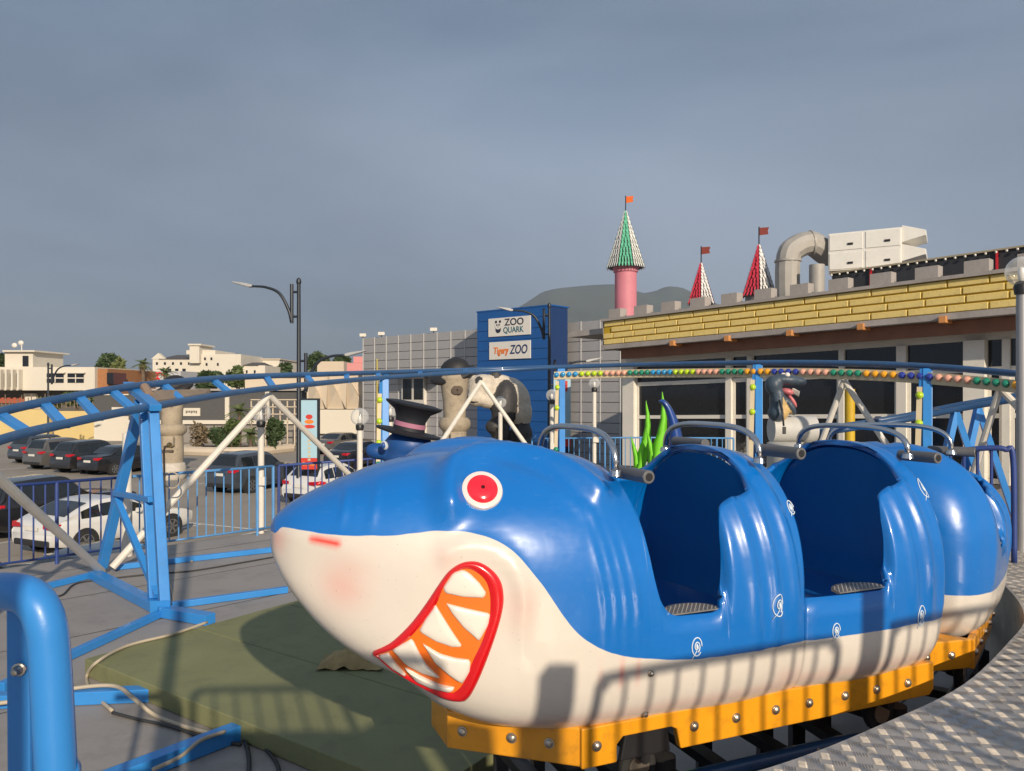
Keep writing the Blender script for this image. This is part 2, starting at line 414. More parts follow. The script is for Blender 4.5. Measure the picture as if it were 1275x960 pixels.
def surf_normal(sec, t, y, z):
    e = 0.004; s = -1 if y < 0 else 1
    def h(t_, z_): 
        a = halfw(sec, t_, z_); return max(a, 0)
    dt = (h(t+e, z)-h(t-e, z))/(2*e); dz = (h(t, z+e)-h(t, z-e))/(2*e)
    return Vector((-dt, s, -dz)).normalized()

# paint line between blue and white
PB = []
for p in ((352, 656), (375, 660), (400, 664), (440, 667), (480, 667), (515, 664), (545, 661), (575, 662), (605, 668), (628, 679), (645, 693), (660, 709), (675, 728), (690, 750), (704, 770), (718, 787), (732, 799), (748, 808), (768, 815), (790, 819), (815, 820.5), (845, 821), (880, 819.5)):
    h = hit(*p)
    if h: PB.append((h.x, h.z))
PB.sort(); PB = [(n0-.01, NZ+.012), (n0+.01, NZ+.012)]+[p for p in PB if p[0] > n0+.03]
lastz = PB[-1][1]
PB += [(PB[-1][0]+.05, lastz), (3.0, lastz)]
def ysurf_for(t, yy):                                       # z of the upper hull at a given |y|
    w, zc, zt, zb = sec1(t); return zc+(zt-zc)*max(0, 1-(yy/w)**NU)**(1/NU)
BROW = []
for p in ((557, 628), (555, 610), (559, 592), (570, 577), (590, 568), (615, 565), (640, 566), (668, 571), (695, 580), (720, 594), (742, 612)):
    h = hit(*p)
    if h: BROW.append(Vector((h.x, abs(h.y), h.z)))
BROW = smoothpath(BROW, 5)
LID = [Vector((t, halfw(sec1, t, z), z)) for t, z in ((-.50, -.315), (-.36, -.30), (-.22, -.34), (-.08, -.42), (.04, -.52))]
LID = smoothpath(LID, 5)
SM = [hit(*p) for p in ((556, 690), (580, 682), (606, 684), (630, 697), (645, 718), (651, 745), (648, 778))]
SMILE = smoothpath([Vector((p.x, abs(p.y), p.z)) for p in SM if p], 5)
def pdist(path, q): return min((a-q).length for a in path)
def g_(x, s): return math.exp(-(x/s)**2)
EYE = hit(600, 611)
def disp1(t, y, z):
    q = Vector((t, abs(y), z)); v = 0.0
    if -0.85 < t < 0.3 and z > -.75:
        v += 0.062*g_(pdist(BROW, q), 0.062)
        v += 0.010*g_(pdist(LID, q), 0.020)
        v -= 0.010*g_((q-Vector((EYE.x, abs(EYE.y), EYE.z))).length, 0.10)
    if -0.8 < t < 0.1 and z < -.5:
        v += 0.020*g_(pdist(SMILE, q), 0.035)
    if t > -0.05:
        win = g_(z+.88, .19)
        for tt in (0.045, .095, .145, .20): v += 0.012*win*g_(t-tt+(z+.85)*0.16, .016)
        fl_ = 1/(1+math.exp(-(z+1.1)/.03))
        for tt, a in ((.80, .016), (.92, .022), (1.05, .016)): v += a*fl_*min(1, abs(y)/.3)**1.5*g_(t-tt-(z+.8)*-.10, .032)
        v -= 0.055*g_(t-.655, .024)*(1/(1+math.exp(-(z+.90)/.02)))
    if t < -0.5:
        for tt in (-.93, -.82): v += 0.010*g_(t-tt-(z+.40)*.35, .012)*g_(z+.45, .075)
    return v
ZL1 = [(.262, None), (.266, -.40), (.270, -.50), (.280, -.68), (.296, -.80), (.325, -.895), (.37, -.945), (.42, -.962), (.58, -.965), (.625, -.952), (.647, -.91), (.660, -.83), (.668, -.72), (.675, -.61), (.688, -.545), (.712, -.508), (.76, -.488), (.84, -.472), (.89, -.455), (.915, -.425), (.928, -.385), (.934, -.33), (.937, None)]
def zlim_fn(ZL, tops, flo=None):
    def f(t, near):
        zt = tab(tops, t)
        T = [(a, tab(tops, a)-1e-4 if b is None else b) for a, b in ZL]
        if t <= T[0][0] or t >= T[-1][0]:
            return zt
        z = tab(T, t)
        if not near: z = max(z, -0.62)
        return min(z, zt)
    return f
def build_hull(name, sec, tops, zlim, ts, parent, m, disp, pb, blush=None, nv=54, shift=0.0):
    mb = MB(); rows = []; ats = []; att2 = []
    me_rows = []
    for t in ts:
        w, zc, zt, zb = sec(t)
        for near in (True, False):
            zl = zlim(t, near)
            if zl >= zc: amax = math.asin(min(1, max(0, (zl-zc)/max(zt-zc, 1e-6))**(NU/2)))
            else: amax = -math.asin(min(1, ((zc-zl)/max(zc-zb, 1e-6))**(NL/2)))
            row = []
            for k in range(nv+1):
                a = -math.pi/2+(amax+math.pi/2)*k/nv
                if a >= 0: y = w*max(0, math.cos(a))**(2/NU); z = zc+(zt-zc)*math.sin(a)**(2/NU)
                else: y = w*max(0, math.cos(a))**(2/NL); z = zc-(zc-zb)*(-math.sin(a))**(2/NL)
                if a >= math.pi/2-1e-6: y = 0
                # section normal
                if w > 1e-5 and y > 1e-6:
                    if a >= 0: ny = (y/w)**(NU-1)/w; nz = ((z-zc)/max(zt-zc, 1e-6))**(NU-1)/max(zt-zc, 1e-6)
                    else: ny = (y/w)**(NL-1)/w; nz = -((zc-z)/max(zc-zb, 1e-6))**(NL-1)/max(zc-zb, 1e-6)
                else: ny, nz = 0, (1 if a > 0 else -1)
                l_ = math.hypot(ny, nz) or 1
                v = disp(t, y, z) if y > 1e-6 else 0
                ats.append(z-tab(pb, t)); att2.append(blush(t, y, z) if blush else 0.0)
                yy = y+ny/l_*v; zz = z+nz/l_*v
                row.append(Vector((t+shift, -yy if near else yy, zz+2.25)))
            rows.append(row)
    for s in (0, 1):
        rr = rows[s::2]; mb.grid(rr)
    # attributes must follow the same vertex order as the two grids
    order = []
    n = nv+1; K = len(ts)
    for s in (0, 1):
        for i in range(K): order += range((2*i+s)*n, (2*i+s+1)*n)
    me = D.meshes.new(name); o = D.objects.new(name, me); link(o, parent)
    me.from_pydata([tuple(v) for v in mb.v], [], mb.f)
    A = me.attributes.new('paint', 'FLOAT', 'POINT'); A.data.foreach_set('value', [ats[i] for i in order])
    B = me.attributes.new('blush', 'FLOAT', 'POINT'); B.data.foreach_set('value', [att2[i] for i in order])
    bm = bmesh.new(); bm.from_mesh(me); bmesh.ops.remove_doubles(bm, verts=bm.verts, dist=2e-4)
    bmesh.ops.recalc_face_normals(bm, faces=bm.faces)
    bm.to_mesh(me); bm.free()
    me.materials.append(m)
    for p in me.polygons: p.use_smooth = True
    md = o.modifiers.new('solid', 'SOLIDIFY'); md.thickness = 0.030; md.offset = -1; md.use_rim = True
    return o

# painted fibreglass: blue over white along the paint line, airbrushed blush
def fibreglass(name):
    m = D.materials.new(name); m.use_nodes = True; t = m.node_tree; n = t.nodes.new; l = t.links.new; b = t.nodes['Principled BSDF']
    at = n('ShaderNodeAttribute'); at.attribute_name = 'paint'; bl = n('ShaderNodeAttribute'); bl.attribute_name = 'blush'
    c = n('ShaderNodeTexCoord'); nz = n('ShaderNodeTexNoise'); nz.inputs['Scale'].default_value = 2.2; nz.inputs['Detail'].default_value = 6; l(c.outputs['Object'], nz.inputs['Vector'])
    bc = n('ShaderNodeMix'); bc.data_type = 'RGBA'; bc.inputs['A'].default_value = (0.0002, 0.118, 0.43, 1); bc.inputs['B'].default_value = (0.0004, 0.160, 0.55, 1); l(nz.outputs['Fac'], bc.inputs['Factor'])
    wc = n('ShaderNodeMix'); wc.data_type = 'RGBA'; wc.inputs['A'].default_value = (0.60, 0.545, 0.475, 1); wc.inputs['B'].default_value = (0.70, 0.645, 0.575, 1); l(nz.outputs['Fac'], wc.inputs['Factor'])
    # speckle of dirt on the white
    sp = n('ShaderNodeTexNoise'); sp.inputs['Scale'].default_value = 70; sp.inputs['Detail'].default_value = 3; l(c.outputs['Object'], sp.inputs['Vector'])
    sr = n('ShaderNodeMapRange'); sr.inputs['From Min'].default_value = 0.70; sr.inputs['From Max'].default_value = 0.78; sr.inputs['To Max'].default_value = 0.6; l(sp.outputs['Fac'], sr.inputs['Value'])
    wd = n('ShaderNodeMix'); wd.data_type = 'RGBA'; wd.inputs['B'].default_value = (0.22, 0.17, 0.13, 1); l(sr.outputs[0], wd.inputs['Factor']); l(wc.outputs['Result'], wd.inputs['A'])
    rb = n('ShaderNodeMix'); rb.data_type = 'RGBA'; rb.inputs['B'].default_value = (0.74, 0.035, 0.015, 1); l(bl.outputs['Fac'], rb.inputs['Factor']); l(wd.outputs['Result'], rb.inputs['A'])
    wob = n('ShaderNodeTexNoise'); wob.inputs['Scale'].default_value = 9; l(c.outputs['Object'], wob.inputs['Vector'])
    wa = n('ShaderNodeMath'); wa.operation = 'MULTIPLY_ADD'; wa.inputs[1].default_value = 0.010; l(wob.outputs['Fac'], wa.inputs[0]); l(at.outputs['Fac'], wa.inputs[2])
    th = n('ShaderNodeMapRange'); th.inputs['From Min'].default_value = 0.0035; th.inputs['From Max'].default_value = 0.0065; l(wa.outputs[0], th.inputs['Value'])
    # worn white strokes on the nose and rims
    mp = n('ShaderNodeMapping'); mp.inputs['Scale'].default_value = (6, 6, 22); mp.inputs['Rotation'].default_value = (0, R(25), R(12)); l(c.outputs['Object'], mp.inputs['Vector'])
    sc = n('ShaderNodeTexNoise'); sc.inputs['Scale'].default_value = 3.0; sc.inputs['Detail'].default_value = 10; sc.inputs['Roughness'].default_value = 0.75; l(mp.outputs[0], sc.inputs['Vector'])
    s2 = n('ShaderNodeMapRange'); s2.inputs['From Min'].default_value = 0.60; s2.inputs['From Max'].default_value = 0.80; s2.inputs['To Max'].default_value = 0.34; l(sc.outputs['Fac'], s2.inputs['Value'])
    bw = n('ShaderNodeMix'); bw.data_type = 'RGBA'; bw.inputs['B'].default_value = (0.25, 0.42, 0.62, 1); l(s2.outputs[0], bw.inputs['Factor']); l(bc.outputs['Result'], bw.inputs['A'])
    mx = n('ShaderNodeMix'); mx.data_type = 'RGBA'; l(th.outputs[0], mx.inputs['Factor']); l(rb.outputs['Result'], mx.inputs['A']); l(bw.outputs['Result'], mx.inputs['B'])
    l(mx.outputs['Result'], b.inputs['Base Color'])
    rr = n('ShaderNodeMapRange'); rr.inputs['To Min'].default_value = 0.22; rr.inputs['To Max'].default_value = 0.42; l(sc.outputs['Fac'], rr.inputs['Value']); l(rr.outputs[0], b.inputs['Roughness'])
    b.inputs['Coat Weight'].default_value = 0.7; b.inputs['Coat Roughness'].default_value = 0.075
    bn = n('ShaderNodeTexNoise'); bn.inputs['Scale'].default_value = 7; bn.inputs['Detail'].default_value = 2; l(c.outputs['Object'], bn.inputs['Vector'])
    bp = n('ShaderNodeBump'); bp.inputs['Strength'].default_value = 0.10; bp.inputs['Distance'].default_value = 0.03; l(bn.outputs['Fac'], bp.inputs['Height'])
    l(bp.outputs[0], b.inputs['Normal']); l(bp.outputs[0], b.inputs['Coat Normal'])
    return m
m_hull = fibreglass('fibreglass_shark')

NOS = [hit(390, 671), hit(420, 677)]
BL1 = hit(428, 727); BL2 = hit(345, 672); BL3 = hit(648, 752); BL4 = hit(556, 694)
def blush1(t, y, z):
    q = Vector((t, -abs(y), z)); v = 0.0
    a, b = NOS; ab = b-a; k = max(0, min(1, (q-a).dot(ab)/ab.length_squared)); d = (a+ab*k-q).length
    v = max(v, 0.98*g_(d, 0.0155))
    v = max(v, 0.28*g_((q-BL1).length, .10), 0.30*g_((q-BL2).length, .05), 0.16*g_((q-BL3).length, .07), 0.14*g_((q-BL4).length, .06))
    for tt, a_ in ((.03, .14), (.13, .5), (.21, .35)): v = max(v, a_*g_(t-tt, .014)*g_(z+1.17, .045))
    v = max(v, .14*g_(z+1.36, .03)*(1 if t > -.5 else 0))
    for tt in (1.05, ): v = max(v, .16*g_(t-tt, .1)*g_(z+1.33, .05))
    return min(v, .98)

Z0 = CZ-2.25
car1 = thing('coaster_car', 'shark headed coaster car, blue over white, grinning, with two open seats', 'coaster car', (T0.x, T0.y, Z0), TA)
def tsamples(segs):
    r = []
    for a, b, n in segs: r += [a+(b-a)*i/n for i in range(n)]
    r.append(segs[-1][1]); return r
ts1 = [n0+0.16*(i/16)**2 for i in range(16)]+tsamples([(n0+.16, -.9, 14), (-.9, -.02, 64), (-.02, .255, 40), (.255, .285, 20), (.285, .43, 18), (.43, .61, 10), (.61, .695, 44), (.695, .815, 16), (.815, .90, 10), (.90, .942, 34), (.942, 1.125, 22)])
hull1 = build_hull('shark_hull', sec1, TOPS, zlim_fn(ZL1, TOPS), ts1, car1, m_hull, disp1, PB, blush1)
# second seat module of the same car
TOPS2 = [(1.1, -.36), (1.5, -.36), (1.84, -.275), (1.95, -.27), (2.09, -.31), (2.13, -.40)]
WIDS2 = [(1.10, .575), (1.2, .60), (1.6, .615), (1.9, .60), (2.05, .575), (2.10, .54), (2.13, .47)]
BOTS2 = [(1.1, -1.49), (1.5, -1.50), (2.0, -1.48), (2.13, -1.38)]
ZCS2 = [(1, -.95), (3, -.95)]
sec2 = make_sec(TOPS2, BOTS2, WIDS2, ZCS2)
ZL2 = [(1.127, -.962)]+[(a+1.0, b) for a, b in ZL1[8:]]
def zl2(t, near):
    if t < 1.128: return -.962 if near else -.62
    return zlim_fn(ZL2, TOPS2)(t, near)
def disp2(t, y, z): 
    u = t-1.0; v = 0
    fl_ = 1/(1+math.exp(-(z+1.1)/.03))
    for tt, a in ((.80, .016), (.92, .022), (1.05, .016)): v += a*fl_*min(1, abs(y)/.3)**1.5*g_(u-tt-(z+.8)*-.10, .032)
    v -= 0.055*g_(u-.655, .024)*(1/(1+math.exp(-(z+.90)/.02)))
    return v
def blush2(t, y, z): return .14*g_(z+1.35, .035)
ts2 = tsamples([(1.127, 1.6, 26), (1.6, 1.695, 46), (1.695, 1.90, 18), (1.90, 1.942, 34), (1.942, 2.13, 22)])
hull2 = build_hull('rear_seat_hull', sec2, TOPS2, zl2, ts2, car1, m_hull, disp2, [(0, lastz), (3, lastz)], blush2)
def bowl(parent, sec, t_rim, t_deep, name='seat_back', shift=0.0):  # hollow seat back inside the arch
    mb = MB(); rows = []; w, zc, zt, zb = sec(t_rim)
    for i in range(11):
        r = 1-i/10; row = []
        for j in range(41):
            a = math.pi*j/40
            y = .955*w*math.copysign(abs(math.cos(a))**(2/NU), -math.cos(a)); z = zc+(zt-.045-zc)*math.sin(a)**(2/NU)
            zz = zc+(z-zc)*r; row.append(Vector((t_rim+(t_deep-t_rim)*(1-r**2.6)+shift, y*r, zz+2.25)))
        rows.append(row)
    mb.grid(rows)
    # down from the middle height to the bench
    rows = []
    for i in range(7):
        z = zc-(i/6)*.32; row = []
        for j in range(41):
            u = -1+2*j/40; row.append(Vector((t_rim+(t_deep-t_rim)*(1-abs(u)**2.6)-.10*(i/6)**2+shift, .955*w*u, z+2.25)))
        rows.append(row)
    mb.grid(rows)
    return mb.build(name, m_seat, parent, world=False, smooth='all', merge=True)
def bench(parent, t0, t1, w, shift=0.0):
    mb = MB(); rows = []
    prof = [(t0, -1.26), (t0-.005, -1.16), (t0+.012, -1.115), (t0+.05, -1.095), (t0+.15, -1.10), (t1, -1.09)]
    for j in range(25):
        u = -1+2*j/24; cv = .10*u*u
        rows.append([Vector((min(t+cv, t1)+shift, w*u, z+2.25)) for t, z in prof])
    mb.grid(rows); s = mb.build('bench', m_seat, parent, world=False, smooth=50)
    MB().box(((t0+t1)/2-.2+shift, 0, 2.25-1.300), (t1-t0+.42, w*1.6, .03)).build('floor_pan', m_black, parent, world=False)
    return s
bowl(car1, sec1, .955, 1.09); bench(car1, .52, 1.05, .50)
bowl(car1, sec2, 1.955, 2.07); bench(car1, 1.52, 2.02, .50)
MB().box((.42, -.33, 2.25-1.06), (.20, .18, .05)).build('red_cushion', m_red, car1, world=False, bevel=.015)
# tread plates on the door sills
m_step = mat('step_tread', (0.44, 0.41, 0.37), 0.35, 0.8, var=0.2, scale=12, dirt=0.4, dcol=(.2, .17, .14))
def step(parent, t0, t1, w, shift=0.0):
    mb = MB(); top = []; n = 16
    for i in range(n+1):
        t = lerp(t0, t1, i/n); k = math.sin(math.pi*min(1, max(0, i/n)))**.4
        top.append((t, -(w-.012), -(w-.012)+.13*k+.004))
    rows = [[Vector((t+shift, a, 2.25-.957)) for t, a, b in top], [Vector((t+shift, a, 2.25-.951)) for t, a, b in top], [Vector((t+shift, b, 2.25-.951)) for t, a, b in top], [Vector((t+shift, b, 2.25-.962)) for t, a, b in top]]
    mb.grid(rows); o = mb.build('door_step', m_step, parent, world=False)
    q = MB()
    for i in range(26):
        for j in range(9):
            t = lerp(t0, t1, (i+.5)/26); y = -(w-.02)+j*.0135
            k = math.sin(math.pi*(i+.5)/26)**.4
            if y > -(w-.012)+.13*k-.008: continue
            s = 1 if (i+j) % 2 else -1; d = Vector((.7, .7*s, 0))*.0062; e = Vector((-.7*s, .7, 0))*.0022; c = Vector((t+shift, y, 2.25-.9508))
            q.add([c-d, c+e, c+d, c-e, c+Vector((0, 0, .003))], [(0, 1, 4), (1, 2, 4), (2, 3, 4), (3, 0, 4)])
    x = q.build('tread_studs', m_step, o, world=False, fixn=False); x['kind'] = 'stuff'
step(car1, .36, .655, .605); step(car1, 1.33, 1.655, .61)

# grab hoops and padded handles
def hoop(parent, t, y, z0, top, lean=0.0, shift=0.0, r=.0155):
    pts = []
    for i in range(25):
        a = math.pi*i/24; yy = -y*math.copysign(abs(math.cos(a))**.62, math.cos(a)); zz = z0+(top-z0)*math.sin(a)**.62
        pts.append(Vector((t+lean*math.sin(a)+shift, yy, zz+2.25)))
    h = MB().tube(pts, r, 10).build('grab_hoop', m_chrome, parent, world=False, smooth='all')
    for s in (-1, 1):
        MB().cyl((t+shift, s*y, z0-.012+2.25), (t+shift, s*y, z0+.012+2.25), .032, .026, 12).build('flange', m_chrome, h, world=False, smooth=True)
def handle(parent, t, y0, y1, z, shift=0.0, r=.030):
    h = MB().tube([Vector((t+shift, y0, z+2.25)), Vector((t+shift, y1, z+2.25))], r, 16).build('handle_bar', m_pad, parent, world=False, smooth=True, bevel=.004)
    k_ = math.copysign(1, y0)
    MB().cyl((t+shift, y0+.002*k_, z+2.25), (t+shift, y0-.012*k_, z+2.25), r*.6, r*.6, 12).build('end_cap', m_black, h, world=False)
hoop(car1, .215, .40, -.355, -.165); [handle(car1, .30, -.54*k, -.26*k, -.362) for k in (1, -1)]
hoop(car1, 1.02, .40, -.325, -.165); [handle(car1, 1.17, -.52*k, -.22*k, -.288) for k in (1, -1)]
hoop(car1, 2.02, .40, -.335, -.19); [handle(car1, 2.15, -.48*k, -.24*k, -.345) for k in (1, -1)]

# eye on each side
for s in (-1, 1):
    nrm = surf_normal(sec1, EYE.x, EYE.y, EYE.z); nrm = (nrm+Vector((0, -.25, 0))).normalized()
    c = Vector((EYE.x, EYE.y, EYE.z+2.25))
    if s == 1: c.y *= -1; nrm.y *= -1
    e = MB().lathe([(0.001, -.03), (.086, -.03), (.088, .006), (.084, .013), (.072, .017), (.0, .0172)], c, 32, nrm).build('eye', mat('eye_ring', (.74, .64, .60), .2, var=.04, coat=.8), car1, world=False, smooth=True)
    MB().lathe([(.066, .012), (.064, .020), (.054, .027), (.036, .032), (.016, .034), (.0005, .0345)], c, 32, nrm).build('iris', mat('iris_red', (.80, .014, .03), .16, var=.12, scale=14, coat=1.0), e, world=False, smooth=True)
    MB().lathe([(.009, .033), (.0085, .0358), (.0005, .0364)], c, 16, nrm).build('pupil', mat('pupil', (.06, .004, .006), .2), e, world=False, smooth=True)

# grin: red lips, orange gums, seven teeth, on both sides
def zz(p): return (460+p[0]/4.8, 690+p[1]/4.8)
OUTER = [(20, 582), (85, 552), (150, 510), (250, 410), (340, 290), (420, 170), (480, 95), (560, 48), (650, 45), (730, 90), (785, 160), (803, 250), (795, 340), (760, 470), (700, 640), (640, 780), (590, 862), (540, 880), (440, 856), (340, 800), (240, 742), (130, 672), (45, 604)]
INNER = [(60, 590), (120, 576), (190, 540), (290, 445), (395, 305), (440, 200), (492, 122), (560, 88), (620, 96), (688, 150), (716, 220), (722, 300), (714, 390), (672, 520), (622, 625), (565, 760), (520, 812), (480, 822), (410, 800), (310, 756), (230, 715), (150, 668), (75, 605)]
TEETH = [[(445, 195), (500, 112), (560, 92), (600, 115), (655, 170), (695, 228), (685, 258), (560, 252), (448, 228)],
         [(462, 292), (580, 322), (718, 352), (708, 420), (655, 515), (560, 432), (490, 345)],
         [(398, 304), (440, 372), (490, 452), (555, 548), (500, 552), (400, 518), (298, 458), (335, 390)],
         [(322, 532), (420, 590), (510, 616), (602, 628), (596, 700), (555, 768), (480, 718), (390, 640)],
         [(142, 566), (258, 502), (298, 582), (340, 652), (424, 734), (330, 706), (220, 648)],
         [(218, 672), (310, 722), (420, 772), (506, 790), (496, 818), (380, 790), (285, 746)],
         [(62, 596), (118, 584), (168, 652), (226, 716), (150, 672)]]
_hc = {}
def onhull(pz, h, side):
    k = (round(pz[0], 2), round(pz[1], 2))
    if k not in _hc:
        q = None; px, py = zz(pz); tries = 0
        while q is None and tries < 40: q = hit(px+tries*0.25, py-tries*0.9); tries += 1
        _hc[k] = (q, surf_normal(sec1, q.x, q.y, q.z))
    q, n = _hc[k]; p = q+n*h
    return Vector((p.x, p.y*(1 if side < 0 else -1), p.z+2.25))
def resamp(poly, n):
    pts = [Vector((*p, 0)) for p in poly]+[Vector((*poly[0], 0))]; ls = [0]
    for i in range(len(pts)-1): ls.append(ls[-1]+(pts[i+1]-pts[i]).length)
    r = []
    for k in range(n):
        s = ls[-1]*k/n; i = max(j for j in range(len(ls)-1) if ls[j] <= s); u = (s-ls[i])/(ls[i+1]-ls[i]); q = pts[i].lerp(pts[i+1], u); r.append((q.x, q.y))
    return r
def sm2(poly, n=5):
    return [(p.x, p.y) for p in smoothpath([(x, y, 0) for x, y in poly], n, True)]
for side in (-1, 1):
    o_, i_ = sm2(OUTER, 4), sm2(INNER, 4)
    rows = []
    for k, h in ((0, -.004), (.02, .004), (.25, .013), (.5, .017), (.75, .013), (1.0, .005)):
        rows.append([onhull((lerp(a[0], b[0], k), lerp(a[1], b[1], k)), h, side) for a, b in zip(o_, i_)])
    mb = MB(); mb.grid(rows, closed=True); mouth = mb.build('lips', m_red, car1, world=False, smooth='all')
    # gums: strips across the mouth between matching points of its two long sides
    n = len(i_); half = n//2; mb = MB(); rows = []
    for k in range(half+1):
        a, b = i_[k % n], i_[(-k) % n]
        rows.append([onhull((lerp(a[0], b[0], u/6), lerp(a[1], b[1], u/6)), .006, side) for u in range(7)])
    mb.grid(rows); mb.build('gums', m_orange, mouth, world=False, smooth='all', merge=True)
    for T in TEETH:
        ring = resamp(T, 30); cx = sum(p[0] for p in ring)/30; cy = sum(p[1] for p in ring)/30; rows = []
        for k, h in ((1.03, .004), (.99, .011), (.93, .0155), (.8, .018), (.5, .0205), (.2, .021), (.02, .021)):
            rows.append([onhull((cx+(p[0]-cx)*k, cy+(p[1]-cy)*k), h, side) for p in ring])
        mb = MB(); mb.grid(rows, closed=True); mb.build('tooth', m_tooth, mouth, world=False, smooth='all')

# white swirl stickers
m_dec = mat('sticker_white', (.62, .72, .82), .4, var=.1)
def swirl(parent, sec, c, rad, shift=0.0, disp=None):
    if c is None: return
    s = -1
    def on(dt, dz):
        t, z = c.x+dt, c.z+dz; y = halfw(sec, t, z)
        if y < 0: y = 0.02
        n = surf_normal(sec, t, -y, z); v = (disp(t, y, z) if disp else 0)+.0025
        return Vector((t, -y, z+2.25))+n*v+Vector((shift, 0, 0))
    def ribbon(pts, w):
        mb = MB(); mb.tube([on(*p) for p in pts], w, 5); return mb
    a = ribbon([(rad*.62*math.cos(q), rad*math.sin(q)) for q in [2*math.pi*i/28 for i in range(26)]], .0028)
    r1 = ribbon([(rad*.62*k*math.cos(q), rad*k*math.sin(q)) for q, k in [(5.0+2*math.pi*1.7*i/36, .66-.62*i/36) for i in range(37)]], .0028)
    a.add(r1.v, r1.f); r2 = ribbon([(-rad*.62*.9, -rad*1.25), (-rad*.2, -rad*.75), (0, -rad*.4)], .0022); a.add(r2.v, r2.f)
    r3 = ribbon([(0, -rad*.3), (0, rad*.3)], .004); a.add(r3.v, r3.f)
    a.build('swirl_sticker', m_dec, parent, world=False, smooth='all')
for px, py, rad, hull_sec, dp in ((867, 805, .040, sec1, disp1), (965, 752, .050, sec1, disp1), (1040, 785, .036, sec2, disp2), (1146, 766, .050, sec2, disp2)):
    t, z = near_ty(px, py, -.60); c = Vector((t, -.6, z)); swirl(car1, hull_sec, c, rad, 0, dp)
for px, py, y in ((984, 632, -.50),):
    t, z = near_ty(px, py, y); swirl(car1, sec1, Vector((t, y, z)), .03, 0, disp1)
for px, py, y in ((1152, 610, -.50),):
    t, z = near_ty(px, py, y); swirl(car1, sec2, Vector((t, y, z)), .045, 0, disp2)
def boltpart(parent, c, n, r=.017, world=False):
    b = MB().lathe([(r*1.35, 0), (r*1.35, .004), (r, .005), (r*.95, .012), (r*.5, .017), (.0005, .018)], c, 12, n).build('bolt', m_bolt, parent, world=world, smooth=True); return b
for px, py in ((810, 838), (803, 888)):
    h = hit(px, py)
    if h is None: h = hit(px, py-25)
    if h is None: continue
    n = surf_normal(sec1, h.x, h.y, h.z); boltpart(hull1, Vector((h.x, h.y, h.z+2.25))+n*.001, n, .011)

# yellow running frame, bolts, wheels
def chassis(parent, t0, t1, w, front=True, notch=None, bolts=(), shift=0.0):
    zt, zb = 2.25-1.405, 2.25-1.575
    pts = [(t0, zb), (t1-.03, zb), (t1, zb+.03), (t1, zt), (t0, zt)]
    if notch: pts = [(t0, zb), (notch[0], zb), (notch[0], zb+.075), (notch[0]+.03, zb+.105), (notch[1]-.05, zb+.105), (notch[1]-.02, zb+.09), (notch[1], zb)]+pts[1:]
    for s in (-1, 1):
        pr = MB().prism([(x+shift, z) for x, z in pts], (0, s*w, 0), (1, 0, 0), (0, 0, 1), (0, -s*.04, 0)).build('side_plate', m_yel, parent, world=False, bevel=.006)
        if s == -1:
            for b in bolts: boltpart(pr, Vector((b+shift, -w-.0005, 2.25-1.487)), Vector((0, -1, 0)))
    if front:
        poly = [(t0+shift+.02, -w), (t0+shift, -w+.02), (t0-.46+shift, -w+.40), (t0-.46+shift, w-.40), (t0+shift, w-.02), (t0+shift+.02, w)]
        fp = MB().prism(poly, (0, 0, zb+.002), (1, 0, 0), (0, 1, 0), (0, 0, zt-zb-.004)).build('front_plate', m_yel, parent, world=False, bevel=.008)
        n = Vector((-.38, -.46, 0)).normalized()
        for k in (.22, .5, .88):
            c = Vector((lerp(t0, t0-.46, k)+shift, lerp(-w+.02, -w+.40, k), 2.25-1.487)); boltpart(fp, c+n*.001, n)
    MB().bx(t0+.1+shift, t1-.1+shift, -w+.05, w-.05, zt-.08, zt-.03).build('pan', m_black, parent, world=False)
def bogie(parent, t, shift=0.0):
    for s in (-1, 1):
        w = MB().lathe([(.05, -.022), (.088, -.022), (.095, -.012), (.095, .012), (.088, .022), (.05, .022)], (t+shift, s*.42, 2.25-1.66), 24, Vector((0, 1, 0))).build('wheel', m_rubber, parent, world=False, smooth=True)
        MB().lathe([(.001, -.028), (.052, -.028), (.052, .028), (.001, .028)], (t+shift, s*.42, 2.25-1.66), 16, Vector((0, 1, 0))).build('hub', m_bolt, w, world=False, smooth=True)
        MB().prism([(-.13, -.02), (.13, -.02), (.11, .12), (-.10, .12)], (t+shift, s*.50, 2.25-1.57), (1, 0, 0), (0, 0, 1), (0, -s*.03, 0)).build('wheel_bracket', m_black, parent, world=False, bevel=.008)
        w2 = MB().lathe([(.02, -.03), (.058, -.03), (.058, .03), (.02, .03)], (t+.17+shift, s*.38, 2.25-1.70), 16, Vector((0, 0, 1))).build('guide_wheel', m_rubber, parent, world=False, smooth=True)
    MB().cyl((t+shift, -.5, 2.25-1.60), (t+shift, .5, 2.25-1.60), .025).build('axle', m_black, parent, world=False)
chassis(car1, -.02, 2.06, .525, True, (.15, .475), (.05, .545, .777, 1.007, 1.211, 1.439, 1.65, 1.867))
bogie(car1, .31); bogie(car1, 1.78)

